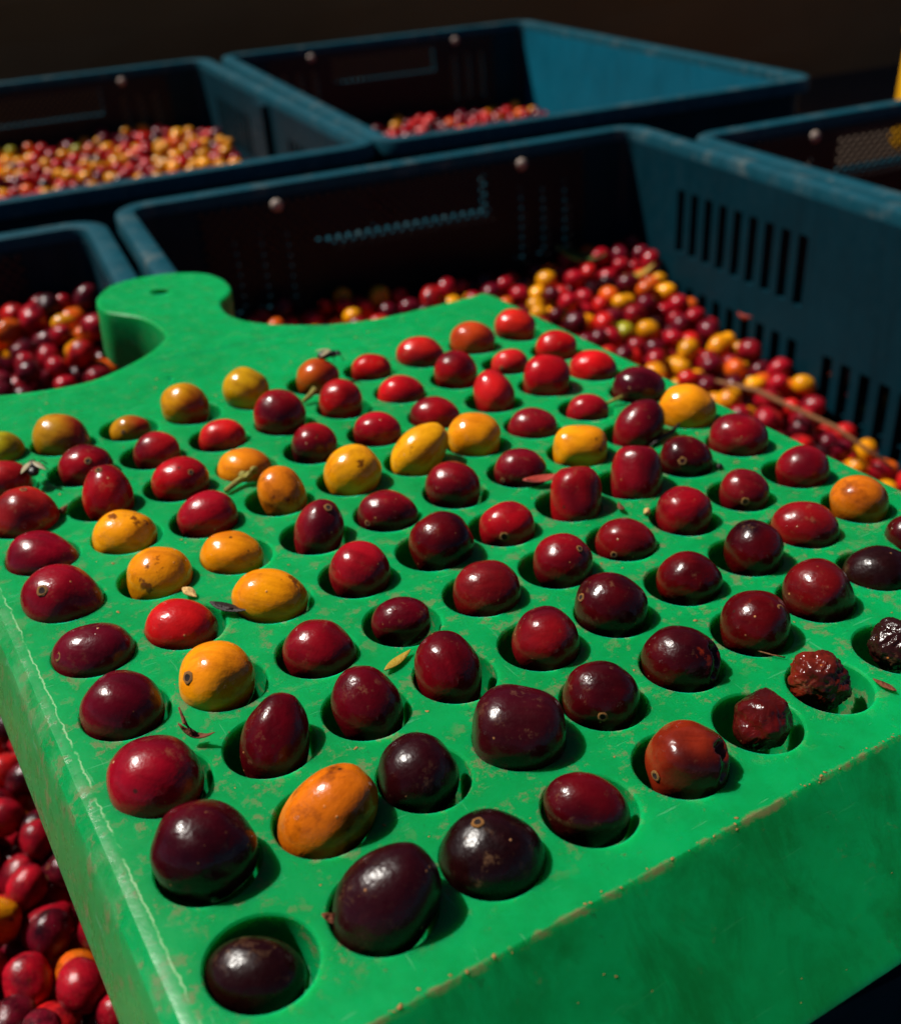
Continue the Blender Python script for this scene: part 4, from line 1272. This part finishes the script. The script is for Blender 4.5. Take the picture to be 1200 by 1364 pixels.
for (i, j, dx, dy, dz, r) in SCARS:
    o, L, a, b = MADE[(i, j)]
    q = L.transposed() @ Vector((dx, dy, dz))
    nrm = Vector((q.x / a ** 2, q.y / b ** 2, q.z / b ** 2)).normalized()
    s = link("stem_scar", SCAR_ME, o)
    s.matrix_local = Matrix.Translation((q + nrm * 0.004) * P) @ nrm.to_track_quat('Z', 'Y').to_matrix().to_4x4() @ Matrix.Diagonal((r, r, r, 1))

# ------------------------------------------------------------------ small bits lying about
def on_board(o, x, y, z, rz, tilt=0.0, tz=0.0):
    o.matrix_world = Matrix.Translation(b2w((x, y, z)) * P) @ (BOARD_R @ Matrix.Rotation(rz, 3, 'Z') @ Matrix.Rotation(tilt, 3, 'Y') @ Matrix.Rotation(tz, 3, 'X')).to_4x4()
    return o


def leaf_mesh(mb, L, W, curl=0.15, n=8, th=0.012, twist=0.0, mi=0):
    vs, fs = [], []
    for k in range(n + 1):
        t = k / n
        w = W * math.sin(math.pi * min(1, max(0.02, t))) ** 0.8 * (1.15 - 0.5 * t)
        zc = curl * L * (4 * (t - 0.5) ** 2)
        for d in (0, -1):
            for s in (-1, 0, 1):
                vs.append((L * (t - 0.5), s * w + twist * zc, zc + (0.35 * w if s else 0) + d * th))
    for k in range(n):
        o = k * 6
        for s in (0, 1):
            fs.append((o + s, o + s + 1, o + 7 + s, o + 6 + s))
            fs.append((o + 3 + s, o + 9 + s, o + 10 + s, o + 4 + s))
        fs.append((o, o + 6, o + 9, o + 3))
        fs.append((o + 2, o + 5, o + 11, o + 8))
    fs += [(0, 3, 4, 1), (1, 4, 5, 2)]
    e = n * 6
    fs += [(e, e + 1, e + 4, e + 3), (e + 1, e + 2, e + 5, e + 4)]
    mb.add(vs, fs, mi)


def bit(mb, r, seed, sq=(1, 0.7, 0.5)):
    vs, fs = ovoid(seed, 9, 6, lump=0.35, raisin=0.25, dimple=0)
    mb.add([(x * r * sq[0], y * r * sq[1], z * r * sq[2]) for x, y, z in vs], fs)


def simple(name, fill, mat, label, cat, group=None):
    mb = MB()
    fill(mb)
    o = mb.build(name, mat, None, True)
    tag(o, label, cat, group)
    return o


on_board(simple("leaf_sliver", lambda m: leaf_mesh(m, 0.42, 0.055, 0.06), M_LEAF, "narrow olive yellow leaf sliver lying flat between dark cherries on the board", "leaf"), 2.58, 2.56, 0.03, math.radians(22))
on_board(simple("dried_calyx", lambda m: (leaf_mesh(m, 0.34, 0.04, 0.3), m.tube([(-0.02, 0, 0.02), (-0.12, 0.03, 0.10), (-0.2, 0.08, 0.22)], [0.03, 0.02, 0.008], 6)), M_HUSK, "curled brown dried calyx leaning on a crimson cherry near the rounded edge", "husk"), 0.44, 2.50, 0.10, math.radians(-38), 0.2)
on_board(simple("black_husk", lambda m: (leaf_mesh(m, 0.44, 0.075, 0.10), bit(m, 0.06, 91)), M_BLACK, "shrivelled black husk beside a red cherry and a yellow cherry", "husk"), 1.46, 4.30, 0.06, math.radians(-52))
on_board(simple("pale_flake", lambda m: leaf_mesh(m, 0.2, 0.07, 0.05), M_PALE, "small pale tan flake behind the red cherry among yellow ones", "flake"), 1.22, 4.84, 0.05, math.radians(-60), 0.3)
on_board(simple("cherry_peel", lambda m: (leaf_mesh(m, 0.55, 0.10, 0.10), leaf_mesh(m, 0.5, 0.05, 0.15)), M_PEEL, "pinkish strip of cherry peel stuck to a stubby red cherry", "peel"), 6.08, 4.86, 0.08, math.radians(-22), -0.1)
on_board(simple("dark_splinter", lambda m: m.tube([(-0.33, 0, 0.0), (-0.1, 0.015, 0.03), (0.14, -0.01, 0.06), (0.36, 0.02, 0.12)], [0.02, 0.04, 0.035, 0.015], 7), M_BLACK, "thin dark splinter lying between maroon cherries near an orange cherry", "splinter"), 8.34, 5.02, 0.03, math.radians(12))
on_board(simple("brown_chip", lambda m: leaf_mesh(m, 0.2, 0.045, 0.2), M_HUSK, "tiny brown curled chip on bare green plastic between maroon cherries", "chip"), 6.50, 3.79, 0.04, math.radians(70))
on_board(simple("grey_pellet", lambda m: bit(m, 0.055, 93, (1, 0.9, 0.8)), M_PALE, "small greyish pink pellet beside a glossy crimson cherry", "pellet"), 6.72, 3.54, 0.04, 0.3)
on_board(simple("seed_husk", lambda m: leaf_mesh(m, 0.25, 0.042, 0.06), M_HUSK, "reddish brown seed husk alone beside the dried wrinkled cherries", "husk"), 6.40, -0.30, 0.03, math.radians(98))
on_board(simple("brown_fibre", lambda m: m.tube([(-0.25, 0.07, 0.02), (-0.12, 0.0, 0.03), (0.02, -0.04, 0.02), (0.16, -0.03, 0.015), (0.28, 0.0, 0.012)], 0.008, 5), M_TWIG, "thin curved brown fibre across the rim of a hole", "fibre"), 5.80, 0.78, 0.012, math.radians(-62))
on_board(simple("olive_stalk", lambda m: (m.tube([(-0.30, 0, 0.0), (-0.08, 0.02, 0.03), (0.08, 0.0, 0.05), (0.22, 0.03, 0.06)], [0.035, 0.04, 0.055, 0.03], 8), [m.add([(x * 0.06 + 0.12 + 0.10 * math.cos(q * 2.1), y * 0.05 + 0.06 * math.sin(q * 2.1), z * 0.05 + 0.06 + 0.012 * q) for x, y, z in ovoid(60 + q, 9, 6, lump=0.3, raisin=0.2, dimple=0)[0]], ovoid(60 + q, 9, 6, lump=0.3, raisin=0.2, dimple=0)[1]) for q in range(4)]), M_STEM, "knobbly olive green stalk lying across the gap beside a bruised yellow cherry", "stalk"), 2.72, 6.98, 0.05, math.radians(22))
on_board(simple("tan_stalk", lambda m: m.tube([(-0.14, 0, 0.0), (-0.02, 0.01, 0.06), (0.10, 0.0, 0.16)], [0.03, 0.04, 0.055], 8), M_STEM, "short tan stalk stub leaning on a red cherry close to the handle", "stalk"), 4.66, 8.96, 0.05, math.radians(5))
on_board(simple("thin_stalk", lambda m: m.tube([(-0.22, 0, 0.02), (0.0, 0.01, 0.06), (0.16, 0.0, 0.09)], [0.02, 0.024, 0.035], 8), M_STEM, "thin green stalk poking from a small red cherry", "stalk"), 8.52, 6.38, 0.02, math.radians(-5))
on_board(simple("orange_calyx", lambda m: (leaf_mesh(m, 0.22, 0.05, 0.2), bit(m, 0.05, 95)), M_HUSK, "orange brown calyx scrap tucked in the hole of a blackish cherry", "husk"), 0.64, 0.10, -0.02, math.radians(-30), 0.3)
on_board(simple("dark_chip", lambda m: (bit(m, 0.085, 96, (1, 0.6, 0.6)), leaf_mesh(m, 0.2, 0.03, 0.2)), M_HUSK, "dark brown chip on the board beside an orange red cherry", "chip"), 0.52, 7.50, 0.04, math.radians(40))
on_board(simple("black_speck", lambda m: bit(m, 0.06, 97, (1, 0.8, 0.7)), M_BLACK, "tiny black speck between a maroon cherry and a scarred cherry", "speck"), 8.38, 3.97, 0.04, 0.4)


def fly(x, y, z, rz, label, s=1.0):
    f = link("fly", None)
    on_board(f, x, y, z, rz)
    tag(f, label, "fly", "flies on the cherries")
    mb = MB()
    for cx, r, e in ((0.16, 0.055, 1.0), (0.06, 0.075, 1.1), (-0.11, 0.085, 1.6)):
        vs, fs = ovoid(70 + int(cx * 100), 12, 8, lump=0.04, dimple=0)
        mb.add([((vx * r * e + cx) * s, vy * r * s, (vz * r * 0.9 + 0.09) * s) for vx, vy, vz in vs], fs)
    mb.build("body", M_FLY, f, True)
    for sg in (-1, 1):
        mb = MB()
        leaf_mesh(mb, 0.30 * s, 0.05 * s, 0.02, 8, 0.006)
        w = mb.build("wing", M_WING, f, True)
        w.location = (-0.11 * s * P, sg * 0.09 * s * P, 0.15 * s * P)
        w.rotation_euler = (0, 0.15, math.radians(180 - sg * 32))
        for k in range(3):
            mb = MB()
            lx = (0.12 - 0.09 * k) * s
            mb.tube([(lx, sg * 0.05 * s, 0.07 * s), (lx + (0.06 - 0.06 * k) * s, sg * 0.14 * s, 0.10 * s), (lx + (0.09 - 0.09 * k) * s, sg * 0.20 * s, 0.0)], 0.009 * s, 5)
            mb.build("leg", M_FLY, f, True)
    return f


fly(5.33, 9.62, 0.36, math.radians(-10), "black fly with pale wings sitting on a brownish yellow cherry", 0.85)
fly(0.42, 8.50, 0.16, math.radians(80), "dark fly with dusky wings beside an orange red cherry", 0.9)

# dirt crumbs: along the front ridge, on the ramp, and loose on the top
mb = MB()
rd = random.Random(3)
for k in range(560):
    if k < 110:
        x = rd.uniform(-0.4, 9.8)
        if noise.noise((x * 1.3, 2.0, 0)) < -0.12:
            continue
        y, z = front_y(x) + rd.gauss(0.012, 0.02), 0.0
        z = min(0.0, (y - front_y(x)) * 0.95)
        s = min(0.022, abs(rd.gauss(0, 0.007)) + 0.003)
    elif k < 125:
        x = rd.uniform(-0.3, 9.5)
        t = rd.random() ** 0.7
        run = front_y(x) - (-1.9 - 0.02 * x)
        y, z = front_y(x) - run * t, -1.10 * t
        s = abs(rd.gauss(0, 0.007)) + 0.003
    else:
        x, y, z = rd.uniform(-0.4, 9.8), rd.uniform(-0.2, 11.5), 0.0
        if any((x - h[0]) ** 2 + (y - h[1]) ** 2 < 0.46 ** 2 for row in HOLES for h in row):
            continue
        s = abs(rd.gauss(0, 0.008)) + 0.004
    vs, fs = ovoid(k, 6, 4, lump=0.5, dimple=0)
    a = rd.uniform(0, 6.28)
    mb.add([(x + s * (1.5 * vx * math.cos(a) - vy * math.sin(a)), y + s * (1.5 * vx * math.sin(a) + vy * math.cos(a)), z + 0.30 * s * vz - 0.02 * s) for vx, vy, vz in vs], fs)
crumbs = mb.build("dirt_crumbs", M_CRUMB, None, True)
on_board(crumbs, 0, 0, 0, 0)
tag(crumbs, "brown dirt crumbs scattered on the green board", "dirt", kind="stuff")

# bits among the cherries in the crate with the slotted wall
def world_tube(name, pts, rad, mat, label, cat):
    o = Vector(pts[0])
    mb = MB()
    mb.tube([Vector(p) - o for p in pts], rad, 8)
    ob = mb.build(name, mat, None, True)
    ob.location = o * P
    tag(ob, label, cat)
    return ob


zs = lambda x, y, d=0.5: surf_main(x, y) + d
world_tube("dry_twig", [(15.6, 4.2, zs(15.6, 4.2, .75)), (16.1, 3.0, zs(16.1, 3.0, .9)), (16.6, 1.9, zs(16.6, 1.9, .8)), (17.0, 0.6, zs(17.0, 0.6, .9)), (17.5, -1.2, zs(17.5, -1.2, 0.8))], [0.05, 0.085, 0.075, 0.07, 0.04], M_TWIG, "long dry brown twig on the cherries along the slotted crate wall", "twig")


def crate_leaf(name, x, y, z, L, W, rot, mat, label, curl=0.2):
    mb = MB()
    leaf_mesh(mb, L, W, curl, 10, 0.02)
    o = mb.build(name, mat, None, True)
    o.location = (x * P, y * P, z * P)
    o.rotation_euler = rot
    tag(o, label, "leaf")


crate_leaf("green_leaf", 15.8, 12.9, zs(15.8, 12.9, 0.36), 1.9, 0.32, (0.3, 0.25, -0.35), M_LEAF_GREEN, "dull green leaf on the cherries in the shaded crate corner")
crate_leaf("pale_leaf", 17.3, 11.2, zs(17.3, 11.2, 0.34), 1.4, 0.16, (0.2, -0.1, 0.15), M_LEAF, "pale dry leaf on the cherries against the slotted crate wall")
crate_leaf("peel_scrap", 17.42, 5.6, HC - 4.05, 0.8, 0.10, (1.2, 0.1, 1.45), M_PEEL, "pinkish peel scrap stuck on the slotted crate wall")

# yellow plastic bucket at the edge of the view
bucket = link("yellow_bucket", None)
bucket.location = (66.75 * P, 42.3 * P, 0)
tag(bucket, "yellow plastic bucket standing behind the crates at the brown wall", "bucket")


def lathe(prof, n=36):
    mb = MB()
    k = len(prof)
    mb.add([(r * math.cos(q * 6.28319 / n), r * math.sin(q * 6.28319 / n), z) for r, z in prof for q in range(n)],
           [(a * n + q, a * n + (q + 1) % n, (a + 1) * n + (q + 1) % n, (a + 1) * n + q) for a in range(k - 1) for q in range(n)] + [tuple(range(n)), tuple((k - 1) * n + q for q in range(n))])
    return mb


lathe([(5.6, 0.02), (5.7, 0.2), (5.62, 4.0), (5.5, 7.9), (5.36, 7.9), (5.45, 4.0), (5.5, 0.4)]).build("body", M_YELLOW, bucket, True)
lathe([(5.52, 7.7), (5.72, 7.8), (5.78, 8.1), (5.72, 8.35), (5.52, 8.42), (5.34, 8.3), (5.30, 7.9)]).build("lip", M_YELLOW, bucket, True)
